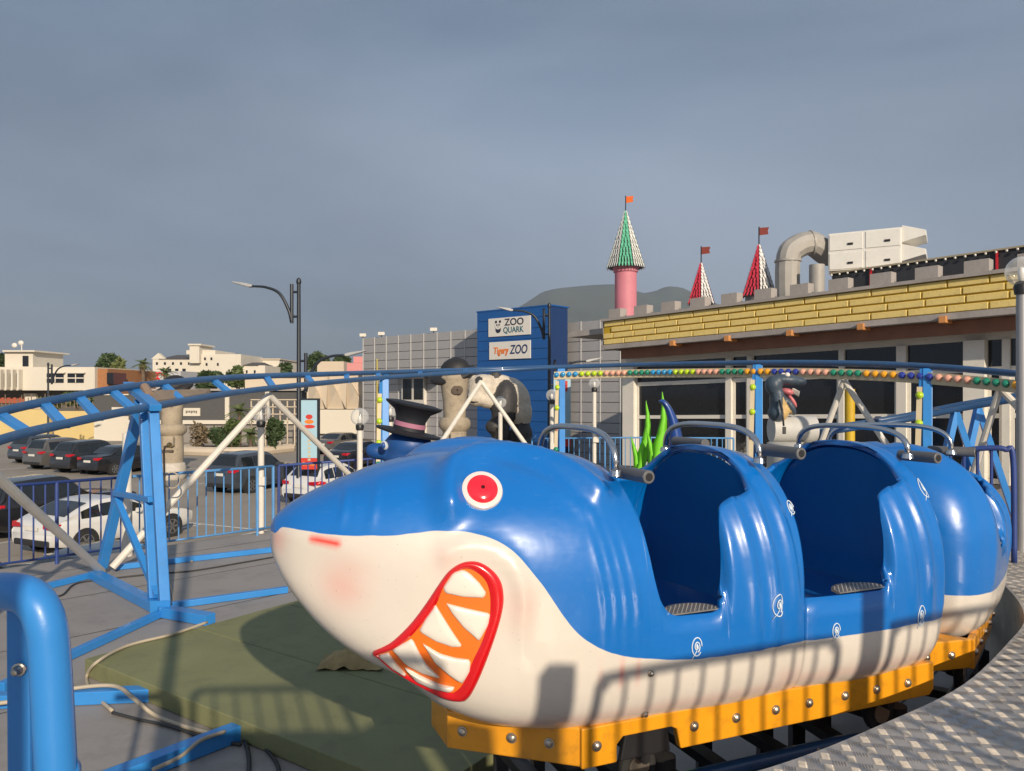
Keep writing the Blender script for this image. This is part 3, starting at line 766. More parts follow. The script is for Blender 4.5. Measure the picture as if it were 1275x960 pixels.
# following car: rounded hood and one more seat, turned with the curve
A2 = TA+R(30); U2 = Vector((math.cos(A2), math.sin(A2), 0)); N2 = Vector((-U2.y, U2.x, 0))
root2 = Vector((2.66, 4.24, 0))+N2*HWID
car2 = thing('coaster_car', 'following blue and white coaster car with a smooth rounded hood', 'coaster car', (root2.x, root2.y, Z0), A2)
TOPS3 = [(0, -.75), (.03, -.60), (.10, -.45), (.2, -.365), (.32, -.325), (.44, -.35), (.6, -.45), (1.02, -.47), (1.12, -.47), (1.26, -.52), (1.30, -.6)]
WIDS3 = [(0, .30), (.03, .42), (.08, .49), (.16, .545), (.28, .585), (.42, .60), (.8, .61), (1.1, .60), (1.22, .575), (1.30, .47)]
BOTS3 = [(0, -1.2), (.06, -1.38), (.2, -1.48), (1.1, -1.49), (1.3, -1.38)]
sec3 = make_sec(TOPS3, BOTS3, WIDS3, [(0, -.95), (3, -.95)])
ZL3 = [(a+.18, b if b is None or b < -.6 or a < .5 else b-.14) for a, b in ZL1]
def disp3(t, y, z):
    u = t-.18; v = 0; fl_ = 1/(1+math.exp(-(z+1.1)/.03))
    for tt, a in ((.80, .016), (.92, .022), (1.05, .016)): v += a*fl_*min(1, abs(y)/.3)**1.5*g_(u-tt-(z+.8)*-.10, .032)
    v -= 0.055*g_(u-.655, .024)*(1/(1+math.exp(-(z+.90)/.02)))
    v += .02*g_(t-.30-(z+.9)*.1, .05)*fl_
    return v
ts3 = [0.12*(i/10)**2 for i in range(10)]+tsamples([(.12, .43, 20), (.43, .47, 20), (.47, .79, 26), (.79, .88, 40), (.88, 1.08, 18), (1.08, 1.122, 32), (1.122, 1.30, 18)])
hull3 = build_hull('hood_hull', sec3, TOPS3, zlim_fn(ZL3, TOPS3), ts3, car2, m_hull, disp3, [(0, lastz), (3, lastz)], None)
bowl(car2, sec3, 1.135, 1.24); bench(car2, .72, 1.2, .50); step(car2, .55, .835, .60)
hoop(car2, .38, .36, -.36, -.20); [handle(car2, .46, -.48*k, -.22*k, -.36) for k in (1, -1)]
chassis(car2, .08, 1.05, .515, True, None, (.13, .36, .60, .84, 1.08))
bogie(car2, .25); bogie(car2, 1.0)
def near_any(px, py, o, U, Nn, y):
    r = (px-CX)/F; q = Vector((o.x, o.y, 0))+Nn*y; t = (r*q.y-q.x)/(U.x-U.y*r); d = q.y+U.y*t; return Vector((t, y, (HY-py)/F*d))
swirl(car2, sec3, near_any(1216, 697, root2, U2, N2, -.58), .05, 0, disp3)

# station track under the train: two dark rails on blue posts
cen = [T0+TU*t for t in (-.12, .2, .5, .9, 1.5, 2.1)]+[root2+U2*.7, root2+U2*1.5]
c2 = root2+U2*1.5
for k, a in enumerate((60, 72, 82)): cen.append(cen[-1]+Vector((math.cos(R(a)), math.sin(R(a)), 0))*1.4)
cen = smoothpath([Vector((p.x, p.y, 0)) for p in cen], 6)
st = thing('station_track', 'dark station track running low under the shark train', 'coaster track', (T0.x, T0.y, DECK))
for s in (-.4, .4):
    MB().tube([Vector((p.x, p.y, CZ-1.79)) for p in off(cen, s)], .035, 10).build('rail', m_rail, st, smooth='all')
oa, ob = off(cen, -.4), off(cen, .4)
for i in range(2, len(cen), 4):
    a, b = oa[i], ob[i]; MB().beam((a.x, a.y, CZ-1.86), (b.x, b.y, CZ-1.86), .08, .05).build('tie', m_black, st)
    for q in (a, b): MB().beam((q.x, q.y, DECK), (q.x, q.y, CZ-1.87), .08, .08).build('post', m_black, st)
MB().box((1.2, 3.62, DECK+.16), (1.5, .05, .3), Matrix.Rotation(TA, 3, 'Z')).build('kick_plate', mat('plate_grey', (.10, .11, .13), .6), st)
cc = smoothpath([(1.42, 3.47, CZ-1.62), (1.37, 3.42, CZ-1.80), (1.43, 3.40, CZ-2.0), (1.55, 3.46, CZ-2.2)], 6)
cb = thing('cable_bundle', 'drooping bundle of grey cables below the yellow frame', 'cable', (1.42, 3.45, DECK))
for k in range(6):
    MB().tube([p+Vector((.018*math.cos(k*1.05)*(1+math.sin(i*.4+k)), .018*math.sin(k*1.05), 0)) for i, p in enumerate(cc)], .007, 6).build('cable', m_pad, cb, smooth='all')

# ------------------------------------------------------------------ things lying on the deck
L0 = Vector((-3.40, 6.07, DECK)); e1 = Vector((.82, -.57, 0)).normalized(); e2 = Vector((.57, .82, 0)).normalized()
gb = thing('green_board', 'low green painted wooden staging lying on the deck under the shark', 'staging', (L0.x, L0.y, DECK))
for k in range(3):
    a = L0+e2*(k*.98+.001); MB().prism([(0, 0), (3.6, 0), (3.6, .97), (0, .97)], (a.x, a.y, DECK+.005), e1, e2, (0, 0, .135-.002*k)).build('panel', m_green, gb, bevel=.006)
TZ = DECK+.045
def flat_tube(name, label, a, b, w=.07, h=.07, par=None):
    a, b = Vector(a), Vector(b)
    a.z = b.z = DECK+h/2+.004
    if par is not None: return MB().beam(a, b, w, h).build(name, m_blue, par, bevel=.006)
gf = thing('ground_frame', 'blue square tube ground frame bolted flat to the deck', 'frame', G(205, 768, DECK))
for p, q in (((205, 766), (0, 862)), ((214, 758), (358, 738)), ((128, 716), (-60, 764)), ((143, 710), (345, 687)), ((118, 721), (207, 768)), ((207, 768), (262, 778))):
    big = (p, q) in (((118, 721), (207, 768)), ((207, 768), (262, 778)))
    flat_tube('base_beam' if big else 'tube', '', G(*p, DECK), G(*q, DECK), .13 if big else .07, .10 if big else .068, gf)
gf2 = thing('ground_frame', 'short blue deck beam ending at the green staging corner', 'frame', G(100, 875, DECK))
flat_tube('tube', '', G(-80, 884, DECK), G(190, 872, DECK), .10, .095, gf2)
gf3 = thing('ground_frame', 'blue deck beam emerging below the front edge of the green staging', 'frame', G(250, 938, DECK))
flat_tube('tube', '', G(120, 990, DECK), G(308, 916, DECK), .10, .10, gf3)
def cable(pts, r, m, label, z=DECK):
    w = [Vector((p[0].x, p[0].y, p[0].z+r+.004)) for p in [(q,) for q in pts]]
    o = MB().tube(smoothpath(w, 8), r, 7).build('cable', m, None, smooth='all', loc=w[0]); tag(o, label, 'cable', None); return o
GT = DECK+.142
cable([G(240, 700, DECK), G(205, 640+60, DECK), G(213, 733, DECK), G(222, 762, DECK), G(255, 774, DECK)], .009, m_cable, 'thin pale cable running down beside the blue support foot')
cable([G(258, 777, GT), G(215, 792, GT), G(160, 806, GT), G(122, 826, GT), G(108, 845, DECK), G(115, 865, DECK), G(140, 888, DECK)], .013, m_cable, 'beige cable crossing the corner of the green staging')
cable([G(-60, 885, DECK+.1), G(20, 876, DECK+.1), G(80, 862, DECK+.1), G(140, 857, DECK+.1), G(165, 872, DECK+.1), G(190, 892, DECK), G(220, 905, DECK), G(280, 922, DECK)], .015, m_cable, 'thick beige cable looped over the blue deck beam')
cable([G(140, 890, DECK), G(170, 898, DECK), G(215, 908, DECK), G(255, 922, DECK), G(300, 930, DECK)], .011, m_cabled, 'dark cable on the deck below the green staging')
cable([G(190, 962, DECK+.1), G(225, 945, DECK+.11), G(250, 925, DECK+.11), G(280, 914, DECK+.1)], .012, m_cable, 'beige cable lying along the blue beam near the staging')
cable([G(60, 745, DECK), G(78, 742, DECK), G(95, 728, DECK), G(135, 722, DECK), G(190, 716, DECK), G(240, 712, DECK), G(300, 702, DECK), G(345, 694, DECK)], .010, m_cabled, 'dark cable wandering across the grey deck behind the support')
cable([G(303, 918, DECK), G(310, 950, DECK), G(306, 1000, DECK), G(300, 1080, DECK)], .014, m_cabled, 'black cable dropping at the near edge of the staging')
cable([G(322, 926, DECK), G(345, 955, DECK), G(350, 1000, DECK), G(352, 1090, DECK)], .012, m_cabled, 'second black cable beside the near edge of the staging')
# crumpled tan cloth under the jaw
cl = MB(); rows = []
for i in range(15):
    row = []
    for j in range(11):
        u, v = i/14-.5, j/10-.5; q = Vector((u*.5, v*.3, 0)); h = .11*(1-4*u*u)*(1-4*v*v)+.05*abs(noise.noise(Vector((u*9, v*9, 3))))
        row.append(Vector((-1.24+q.x, 5.95+q.y+.04*noise.noise(Vector((u*7, v*5, 1))), DECK+.142+max(h, 0))))
    rows.append(row)
cl.grid(rows); rag = cl.build('rag', mat('tan_cloth', (.34, .25, .11), .9, var=.3, scale=14), None, smooth='all', loc=(-1.24, 5.95, DECK+.142)); tag(rag, 'crumpled tan cloth lying on the green staging under the jaw', 'cloth')

# foreground railing with a bent corner, left
rl = thing('hand_rail', 'thick blue tube hand rail with a bent corner and welded bar in the near corner', 'hand rail', (-.70, 1.06, DECK))
fp_ = [P(-260, 752, 1.25), P(-120, 742, 1.2), P(-30, 737, 1.14), P(18, 737, 1.10), P(42, 748, 1.085), P(56, 775, 1.08), P(62, 820, 1.08), P(70, 960, 1.08), P(78, 1100, 1.09)]
e_ = Vector((fp_[-1].x+.02, fp_[-1].y, DECK)); fp_.append(e_)
MB().tube(smoothpath(fp_, 8), .027, 16).build('rail', m_blue, rl, smooth='all')
a = P(30, 752, 1.11); MB().beam(a, (a.x+.012, a.y, DECK), .034, .030, (0, 1, 0)).build('bar', m_blue, rl, bevel=.003)
q = P(24, 833, 1.088); boltpart(rl, q, Vector((.2, -1, 0)), .007, world=True)
a = P(-130, 742, 1.2); MB().beam(a, (a.x, a.y, DECK), .034, .03, (0, 1, 0)).build('bar', m_blue, rl, bevel=.003)
a = P(-300, 1130, 1.3); b = P(72, 1130, 1.09)
MB().tube([a, b], .018, 10).build('rail', m_blue, rl, smooth='all')

# ------------------------------------------------------------------ coaster track around the deck
RB = [(-150, 604, 5.0), (0, 548, 6.3), (90, 526, 7.1), (180, 508, 8.1), (300, 488, 10.2), (400, 477, 12), (480, 470, 14), (590, 463, 15.8), (700, 457, 16), (800, 454, 15.2), (945, 451.5, 13.2), (1050, 452, 12), (1155, 456, 11), (1275, 466, 9.8), (1430, 486, 8.2)]
RA = [(-150, 560, 5.5), (0, 513, 6.9), (90, 494, 7.7), (180, 479.5, 8.8), (300, 469.5, 10.9), (400, 466, 12.7), (480, 463.5, 14.7), (590, 460, 16.5), (700, 456.5, 16.7), (800, 454, 15.9), (945, 452, 13.85), (1050, 453, 12.6), (1155, 457, 11.6), (1275, 467, 10.4), (1430, 487, 8.8)]
pb_ = smoothpath([P(*p) for p in RB], 10); pa_ = smoothpath([P(*p) for p in RA], 10)
trk = thing('coaster_track', 'raised twin tube blue coaster track curving round the deck', 'coaster track', (pb_[60].x, pb_[60].y, DECK))
MB().tube(pb_, .043, 12).build('rail', m_rail, trk, smooth='all'); MB().tube(pa_, .043, 12).build('rail', m_rail, trk, smooth='all')
m_tie = m_blue
for i in range(4, len(pb_), 5):
    j = max(0, i-int(round(5*max(0, 1-i/60))))
    d = (pa_[j]-pb_[i])
    MB().beam(pb_[i]-Vector((0, 0, .02)), pa_[j]-Vector((0, 0, .02)), .09, .045).build('tie', m_tie, trk)
bpl = thing('brake_plate', 'tan steel brake plate lying between the rails of the raised track', 'brake', pb_[34])
q0, q1, q2, q3 = P(192, 486, 8.62), P(262, 484, 9.9), P(255, 489.5, 9.7), P(186, 500, 8.3)
MB().prism([(0, 0)], (0, 0, 0), (1, 0, 0), (0, 1, 0), (0, 0, .01)) if False else None
mbp = MB(); dn = Vector((0, 0, -.05)); mbp.add([q0, q1, q2, q3, q0+dn, q1+dn, q2+dn, q3+dn], [(0, 1, 2, 3), (4, 7, 6, 5), (0, 4, 5, 1), (1, 5, 6, 2), (2, 6, 7, 3), (3, 7, 4, 0)])
mbp.build('plate', mat('tan_steel', (.26, .20, .145), .55, var=.2, dirt=.4), bpl)
MB().tube([P(180, 482, 8.7), P(186, 492, 8.5)], .05, 10).build('roller', mat('tan_steel2', (.30, .2, .13), .5), bpl)

m_strip = mat('lamp_strip_cream', (.60, .50, .33), .5, var=.1)
BULB = {'yellow': (.75, .50, .01), 'green': (.01, .22, .13), 'blue': (.02, .04, .30), 'pink': (.72, .36, .26), 'lime': (.45, .62, .01), 'sky': (.02, .26, .55), 'amber': (.75, .34, .01)}
_bm = {}
def bulb(colr, parent, p, n, r=.05):
    if colr not in _bm:
        mm = mat('bulb_'+colr, BULB[colr], .18, var=.1, coat=.8, scale=30)
        o = MB().lathe([(.8, -.25), (1.0, 0), (.98, .3), (.8, .62), (.45, .88), (.001, .98)], (0, 0, 0), 12).build('bulb', mm, parent, world=False, smooth='all'); _bm[colr] = o.data
    else:
        o = D.objects.new('bulb', _bm[colr]); link(o, parent)
    o.scale = (r, r, r); o.rotation_euler = Vector(n).to_track_quat('Z', 'Y').to_euler(); o.location = M4[parent.name].inverted() @ Vector(p)
    return o
def a_frame(i, label, spread=.75, strip_side=1, deckz=DECK, bulbs=('lime', 'lime', 'pink', 'green', 'green')):
    b, a = pb_[i], pa_[i]; rad = Vector((a.x-b.x, a.y-b.y, 0)).normalized(); tan = Vector((-rad.y, rad.x, 0))
    s = thing('track_support', label, 'support', (b.x, b.y, deckz), 0, 'blue supports of the raised track')
    f0 = Vector((b.x, b.y, deckz))-rad*spread*.75; f1 = Vector((a.x, a.y, deckz))+rad*spread*.6
    MB().beam(f0, b-Vector((0, 0, .04)), .12, .10).build('leg', m_blue, s, bevel=.006)
    MB().beam(f0+tan*.16+rad*.1, b+tan*.05-Vector((0, 0, .04)), .09, .08).build('leg', m_blue, s, bevel=.006)
    MB().beam(f1, a-Vector((0, 0, .04)), .12, .10).build('leg', m_blue, s, bevel=.006)
    MB().beam(f0+Vector((0, 0, .07)), f1+Vector((0, 0, .07)), .13, .13).build('base_beam', m_blue, s, bevel=.006)
    m0, m1 = f0.lerp(b, .52), f1.lerp(a, .52)
    MB().beam(m0, m1, .08, .06).build('cross_bar', m_blue, s, bevel=.004)
    MB().beam(f0.lerp(f1, .2)+Vector((0, 0, .1)), m1, .08, .06).build('brace', m_blue, s, bevel=.004)
    if strip_side:
        t0, t1 = f0+tan*.15-rad*.08, b+tan*.10-rad*.08-Vector((0, 0, .3)); st_ = MB().beam(t0+Vector((0, 0, .2)), t1, .07, .03).build('lamp_strip', m_strip, s)
        for k, cname in enumerate(bulbs): bulb(cname, st_, t1.lerp(t0, .05+.17*k)-rad*.03, -rad+Vector((.3, 0, 0)), .055)
    return s
# big support on the left
s1 = thing('track_support', 'big blue A frame support with a cross bar beside the green staging', 'support', G(205, 768, DECK), 0, 'blue supports of the raised track')
ff = G(127, 716, DECK); fn_ = G(205, 766, DECK); fm = fn_.lerp(ff, .16)
tA = P(172, 484, 8.75); tB = P(186, 509, 8.15)
MB().beam(ff+Vector((0, 0, .1)), P(175, 500, 8.6), .105, .10).build('leg', m_blue, s1, bevel=.008)
MB().beam(fn_+Vector((0, 0, .1)), P(191, 510, 8.2), .10, .09).build('leg', m_blue, s1, bevel=.008)
MB().beam(fm+Vector((0, 0, .1)), P(178, 502, 8.35), .085, .085).build('leg', m_blue, s1, bevel=.008)
MB().beam(P(143, 614, 9.0), P(188, 622, 8.05), .06, .06).build('cross_bar', m_blue, s1, bevel=.005)
MB().beam(P(146, 622, 8.95), P(196, 742, 7.95), .065, .065).build('brace', m_blue, s1, bevel=.005)
MB().beam(P(160, 479, 8.9), P(194, 508, 8.1), .12, .07).build('saddle', m_blue, s1, bevel=.005)
MB().beam(fn_-Vector((.02, .05, 0)), fn_+Vector((-.02, -.05, .16)), .20, .02, (0, 1, 0)).build('foot_plate', m_blue, s1)
i3, i5, i7, i9 = 60, 80, 100, 120
a_frame(i3, 'slim blue support with lamp strip behind the top hat figure', .6, 1, bulbs=('lime', 'lime', 'lime', 'green'))
a_frame(i5, 'blue support with coloured lamps standing near the pale lamp posts', .6)
a_frame(i7, 'blue support beside the open mouthed grey shark figure', .7, 1, bulbs=('lime', 'lime', 'amber'))
a_frame(i9, 'blue support with lamp strip beside the yellow column', .7, 1, bulbs=('lime', 'lime', 'green', 'green'))
a_frame(131, 'blue support next to the end of the platform railing', .6, 1, bulbs=('amber', 'amber', 'green'))
# white slanting struts between the supports
def strut_pair(apex, feet, label):
    t = thing('white_strut', label, 'strut', (apex.x, apex.y, DECK), 0, 'white slanting struts under the track')
    for f in feet: MB().tube([apex, Vector(f)], .047, 10).build('pipe', m_white, t, smooth=True)
    return t
strut_pair(P(-45, 548, 5.9)+Vector((0, 0, -.05)), [ff+Vector((.02, -.05, .06)), Vector((-4.3, 4.2, DECK))], 'white pipe strut leaning down to the big blue support foot')
ap = pb_[40].lerp(pb_[50], .35).lerp(pa_[43], .5)-Vector((0, 0, .08))
f3 = Vector((pb_[i3].x, pb_[i3].y, DECK+.1))
strut_pair(P(335, 492, 11.0), [ff+Vector((.1, .05, .08)), f3], 'pair of white pipe struts spreading in a V from the track above the car park')
ap = pb_[i3+10].lerp(pa_[i3+10], .5); f5 = Vector((pb_[i5].x, pb_[i5].y, DECK+.1))
strut_pair(P(599, 475, 16.0), [f3+Vector((.2, .1, 0)), f5], 'pair of white struts spreading in front of the panda')
f7 = Vector((pb_[i7].x, pb_[i7].y, DECK+.1)); f9 = Vector((pb_[i9].x, pb_[i9].y, DECK+.1))
strut_pair(P(1051, 474, 12.2), [P(1012, 580, 12.6), P(1118, 575, 11.6)], 'pair of white struts spreading under the row of coloured lamps')
strut_pair(P(1245, 484, 10.2), [P(1205, 610, 10.8), P(1330, 570, 9.6)], 'pair of white struts beside the tall grey lamp pole')
# row of coloured lamps on a cream board below the rail
lb = thing('lamp_board', 'cream board with a row of coloured lamps hung below the raised rail', 'lamp board', (pb_[110].x, pb_[110].y, pb_[110].z-.25), 0)
bp_ = [p+Vector((0, 0, -.155)) for p in pb_[79:141]]
rows = [[p+Vector((0, -.10, h)) for p in bp_] for h in (-.075, .06)]; rows2 = [[p+Vector((0, -.06, h)) for p in bp_] for h in (.06, -.075)]
MB().grid(rows+rows2+[rows[0]]).build('board', m_strip, lb)
MB().tube([p+Vector((0, -.085, -.09)) for p in bp_], .02, 6).build('lip', m_strip, lb)
seq = ['sky']*4+['lime']*4+['pink']*4+['green']*4+['sky']*4+['lime']*4+['pink']*4+['green']*4+['amber']*4+['blue']*4+['pink']*4+['green']*4+['amber']*4+['blue']*4+['pink']*4+['green']*4+['amber']*8
acc = 0; nxt = .05; k = 0
for i in range(len(bp_)-1):
    seg = bp_[i+1]-bp_[i]
    while acc+seg.length > nxt and k < len(seq):
        q = bp_[i]+seg*((nxt-acc)/seg.length); bulb(seq[k], lb, q+Vector((0, -.115, -.005)), Vector((-.05, -1, .12)), .054); k += 1; nxt += .132
    acc += seg.length
# lower return track on the right
lt = thing('coaster_track', 'lower return track crossing behind the seats on the right', 'coaster track', P(1150, 560, 13.2))
for dz, dd in ((0, 0), (.12, .6)):
    MB().tube(smoothpath([P(960, 545-dz*40, 13.0+dd), P(1050, 535-dz*40, 12.9+dd), P(1130, 522-dz*40, 12.8+dd), P(1200, 508-dz*40, 12.4+dd), P(1280, 496-dz*40, 11.8+dd), P(1400, 490-dz*40, 11+dd)], 6), .05, 10).build('rail', m_rail, lt, smooth='all')
for px, py in ((1010, 532), (1090, 524), (1165, 512), (1230, 502)): MB().beam(P(px, py, 12.6), P(px+4, py-4, 13.4), .09, .05).build('tie', m_rail, lt)
for px, d, py in ((1190, 12.5, 512), (1218, 12.6, 508)):
    t = P(px, py, d); MB().beam(t, (t.x-.45, t.y, DECK), .11, .09).build('leg', m_blue, lt); MB().beam(t, (t.x+.55, t.y-.2, DECK), .11, .09).build('leg', m_blue, lt)

# ------------------------------------------------------------------ railings
_bar = {}
def fence(name, label, pts, h, m, pitch=.135, z=DECK, group=None, br=.011, gap=.10):
    f = thing(name, label, 'railing', (*pts[0][:2], z), 0, group)
    pts = [Vector((p[0], p[1], z)) for p in pts]
    MB().tube([p+Vector((0, 0, h)) for p in pts], .021, 8).build('top_rail', m, f, smooth='all')
    MB().tube([p+Vector((0, 0, gap)) for p in pts], .016, 8).build('bottom_rail', m, f, smooth='all')
    for i in range(len(pts)-1):
        a, b = pts[i], pts[i+1]; ln = (b-a).length; n = max(2, round(ln/pitch))
        for k in range(n+(1 if i == len(pts)-2 else 0)):
            c = a.lerp(b, k/n); post = k == 0 or (i == len(pts)-2 and k == n) or k % 14 == 0
            key = (name, post, h, m.name, br)
            if key not in _bar:
                o = MB().tube([(0, 0, 0 if post else gap), (0, 0, h)], .024 if post else br, 8).build('post' if post else 'bar', m, f, world=False, smooth=True); _bar[key] = o.data
            else:
                o = D.objects.new('post' if post else 'bar', _bar[key]); link(o, f)
            o.location = c-Vector(f.location)
    return f
def fpt(s): q = fl+fd*s; return (q.x, q.y)
fence('railing', 'blue bar railing in a shaded tone at the deck edge in front of the white car', [fpt(-5), fpt(1.45)], 1.08, m_navy)
fence('railing', 'blue bar railing in a sunlit tone at the deck edge in front of the grey estate car', [fpt(1.55), fpt(3.75)], 1.08, m_fsunlit)
fence('railing', 'blue bar railing in a shaded tone at the deck edge below the lamp posts', [fpt(3.85), fpt(9.6)], 1.08, m_navy)
fence('railing', 'blue bar railing in a sunlit tone at the far deck edge below the grey hall', [(.5, 19.1), (3.3, 19.6), (5.6, 19.3)], 1.12, m_fsunlit)
# platform railing beyond the train: rounded end
pr = thing('hand_rail', 'blue bar railing with rounded end standing on the platform behind the last car', 'hand rail', (4.18, 6.33, PLAT))
cpts = [Vector((3.65, 6.62, PLAT+.88)), Vector((3.9, 6.45, PLAT+.93)), Vector((4.02, 6.38, PLAT+.945)), Vector((4.10, 6.34, PLAT+.935)), Vector((4.15, 6.32, PLAT+.86)), Vector((4.16, 6.32, PLAT))]
MB().tube(smoothpath(cpts, 7), .023, 12).build('rail', m_navy, pr, smooth='all')
for k in range(5):
    q = Vector((3.68, 6.6, 0)).lerp(Vector((4.10, 6.34, 0)), k/5); MB().tube([(q.x, q.y, PLAT), (q.x, q.y, PLAT+.89+.012*k)], .013, 8).build('bar', m_navy, pr, smooth=True)
MB().tube([(3.66, 6.61, PLAT+.12), (4.15, 6.32, PLAT+.12)], .013, 8).build('bottom_rail', m_navy, pr)
# the walkway railing behind the photographer: it throws the barred shadow on the train
def walk_rail(label, a, b, h, n, z):
    f = thing('hand_rail', label, 'hand rail', (*a, z)); a = Vector((*a, z)); b = Vector((*b, z)); t = (b-a).normalized()
    MB().tube(smoothpath([a, a+Vector((0, 0, h-.12)), a+t*.035+Vector((0, 0, h-.035)), a+t*.12+Vector((0, 0, h)), b-t*.12+Vector((0, 0, h)), b-t*.035+Vector((0, 0, h-.035)), b+Vector((0, 0, h-.12)), b], 5), .024, 10).build('rail', m_blue, f, smooth='all')
    for k in range(1, n): q = a.lerp(b, k/n); MB().tube([q, q+Vector((0, 0, h-.01))], .012, 8).build('bar', m_blue, f, smooth=True)
    MB().tube([a+Vector((0, 0, .12)), b+Vector((0, 0, .12))], .014, 8).build('bottom_rail', m_blue, f)
    return f
UZ = CZ-.60
wpath = [Vector(p) for p in ((-1.2, -.66, 0), (1.45, -.62, 0), (2.9, -.02, 0), (5.0, .86, 0))]
wk = MB(); a_, b_ = off(wpath, -.10), off(wpath, .38)
zz_ = lambda q, h: Vector((q.x, q.y, h))
wk.grid([[zz_(p, UZ-.05) for p in a_], [zz_(p, UZ) for p in a_], [zz_(p, UZ) for p in b_], [zz_(p, UZ-.05) for p in b_], [zz_(p, UZ-.05) for p in a_]])
uw = tag(wk.build('upper_walkway', m_tread), kind='structure')
for p in wpath: MB().beam((p.x+.05, p.y-.15, DECK), (p.x+.05, p.y-.15, UZ-.05), .07, .07).build('post', m_blue, uw)
def qs(s_, L_=4.13):
    q = Vector((.34+.922*s_, 3.13+.387*s_, 0))+Vector((sdir.x, sdir.y, 0))*L_; return (q.x, q.y)
walk_rail('blue bar railing on the upper walkway overlooking the train', qs(.02), qs(1.32), .975, 10, UZ)
walk_rail('low blue hoop rail on the upper walkway before the gate post', qs(-.62), qs(-.34), .86, 2, UZ)
walk_rail('blue bar railing on the upper walkway beyond the gate post', qs(1.66), qs(3.3), 1.0, 13, UZ)
walk_rail('short blue bar railing added out of view to shadow the green staging', (.10, -.58), (1.12, -.56), 1.10, 7, UZ)  # added, unseen: its bars stand in for ticket window and people shadows
kp = MB().bx(.06, 1.42, -.545, -.515, UZ+.002, CZ+.19).build('shade_panel', m_navy, None, loc=(.7, -.53, UZ), bevel=.004); tag(kp, 'solid dark blue panel added out of view to shade the green staging', 'panel')  # added panel, never seen: blocks the sun so the staging falls dark
tpole = MB().cyl((-.10, -.56, UZ), (-.10, -.56, CZ+3.6), .055, .045, 14).build('flag_mast', m_blue, None, loc=(-.10, -.56, UZ), smooth=True); tag(tpole, 'tall slim blue pole at the end of the upper walkway', 'mast')  # unseen pole, inferred from its long shadow across the deck
q = qs(-.16); gp = MB().beam((*q, UZ), (*q, UZ+1.04), .13, .13).build('gate_post', m_blue, None, loc=(*q, UZ), bevel=.01); tag(gp, 'square blue gate post standing on the upper walkway', 'post')
q = qs(1.53); gp = MB().beam((*q, UZ), (*q, UZ+1.3), .12, .12).build('gate_post', m_blue, None, loc=(*q, UZ), bevel=.01); tag(gp, 'square blue gate post between two walkway railings', 'post')

# ------------------------------------------------------------------ globe lamps on white posts
m_globe = D.materials.new('globe_plastic'); m_globe.use_nodes = True
_t = m_globe.node_tree; _b = _t.nodes['Principled BSDF']; _b.inputs['Base Color'].default_value = (.8, .8, .78, 1); _b.inputs['Roughness'].default_value = .08
_tr = _t.nodes.new('ShaderNodeBsdfTransparent'); _mx = _t.nodes.new('ShaderNodeMixShader'); _lw = _t.nodes.new('ShaderNodeLayerWeight'); _lw.inputs['Blend'].default_value = .35
_mr = _t.nodes.new('ShaderNodeMapRange'); _mr.inputs['To Min'].default_value = .16; _mr.inputs['To Max'].default_value = .75
_t.links.new(_lw.outputs['Facing'], _mr.inputs['Value']); _t.links.new(_mr.outputs[0], _mx.inputs['Fac']); _t.links.new(_tr.outputs[0], _mx.inputs[1]); _t.links.new(_b.outputs[0], _mx.inputs[2])
_t.links.new(_mx.outputs[0], _t.nodes['Material Output'].inputs['Surface'])
def globe_lamp(label, x, y, z0, h, r=.155, pr=.05, m=None, box=True, group='globe lamps on white posts'):
    t = thing('globe_lamp', label, 'lamp', (x, y, z0), 0, group); m = m or m_white
    MB().cyl((x, y, z0), (x, y, z0+h-.05), pr, pr, 14).build('post', m, t, smooth=True)
    MB().lathe([(pr*1.3, -.07), (pr*1.5, 0), (pr*1.1, .04), (pr*.9, .05)], (x, y, z0+h-.02), 14).build('cap', m_black, t, smooth=True)
    MB().ball((x, y, z0+h+r*.9), r, 20, 12).build('globe', m_globe, t, smooth='all')
    MB().lathe([(.02, 0), (.03, .03), (.035, .08), (.025, .12), (.001, .135)], (x, y, z0+h+.03), 12).build('bulb', mat('bulb_white', (.75, .73, .68), .3), t, smooth=True)
    if box: MB().box((x+.03, y-.07, z0+h*.47), (.14, .06, .14)).build('junction_box', m_white, t, bevel=.008)
    return t
for px, gy, d, lab in ((325, 514, 12.3, 'globe lamp on a white post at the meeting of sunlit and shaded toned railings'), (448, 519, 13.2, 'globe lamp on a white post in front of the white car with red emblem'),
                       (486, 510, 14.6, 'globe lamp on a white post right behind the black top hat'), (623, 501, 17.5, 'globe lamp on a white post in front of the panda'),
                       (687, 492, 18.4, 'globe lamp on a white post by the distant red banner'), (740, 477, 18.8, 'globe lamp on a white post with a box against the grey hall')):
    r_ = .155 if px < 600 else .14
    c = P(px, gy, d); globe_lamp(lab, c.x, c.y, DECK, c.z-r_*.9-DECK, r_)
c = P(1268, 338, 7.0); globe_lamp('tall grey lamp pole with a clear globe beside the castle wall', c.x+.03, c.y, PLAT-.24, c.z-.12-PLAT+.24, .135, .045, mat('grey_pole', (.33, .33, .34), .4, .3), False, None)
c = G(158, 692, DECK); 
wp = MB().cyl((c.x, c.y, DECK), (c.x, c.y, CZ-.55), .075, .055, 12).build('white_post', m_white, None, smooth=True, loc=(c.x, c.y, DECK)); tag(wp, 'white tapered post standing behind the big blue support', 'post')
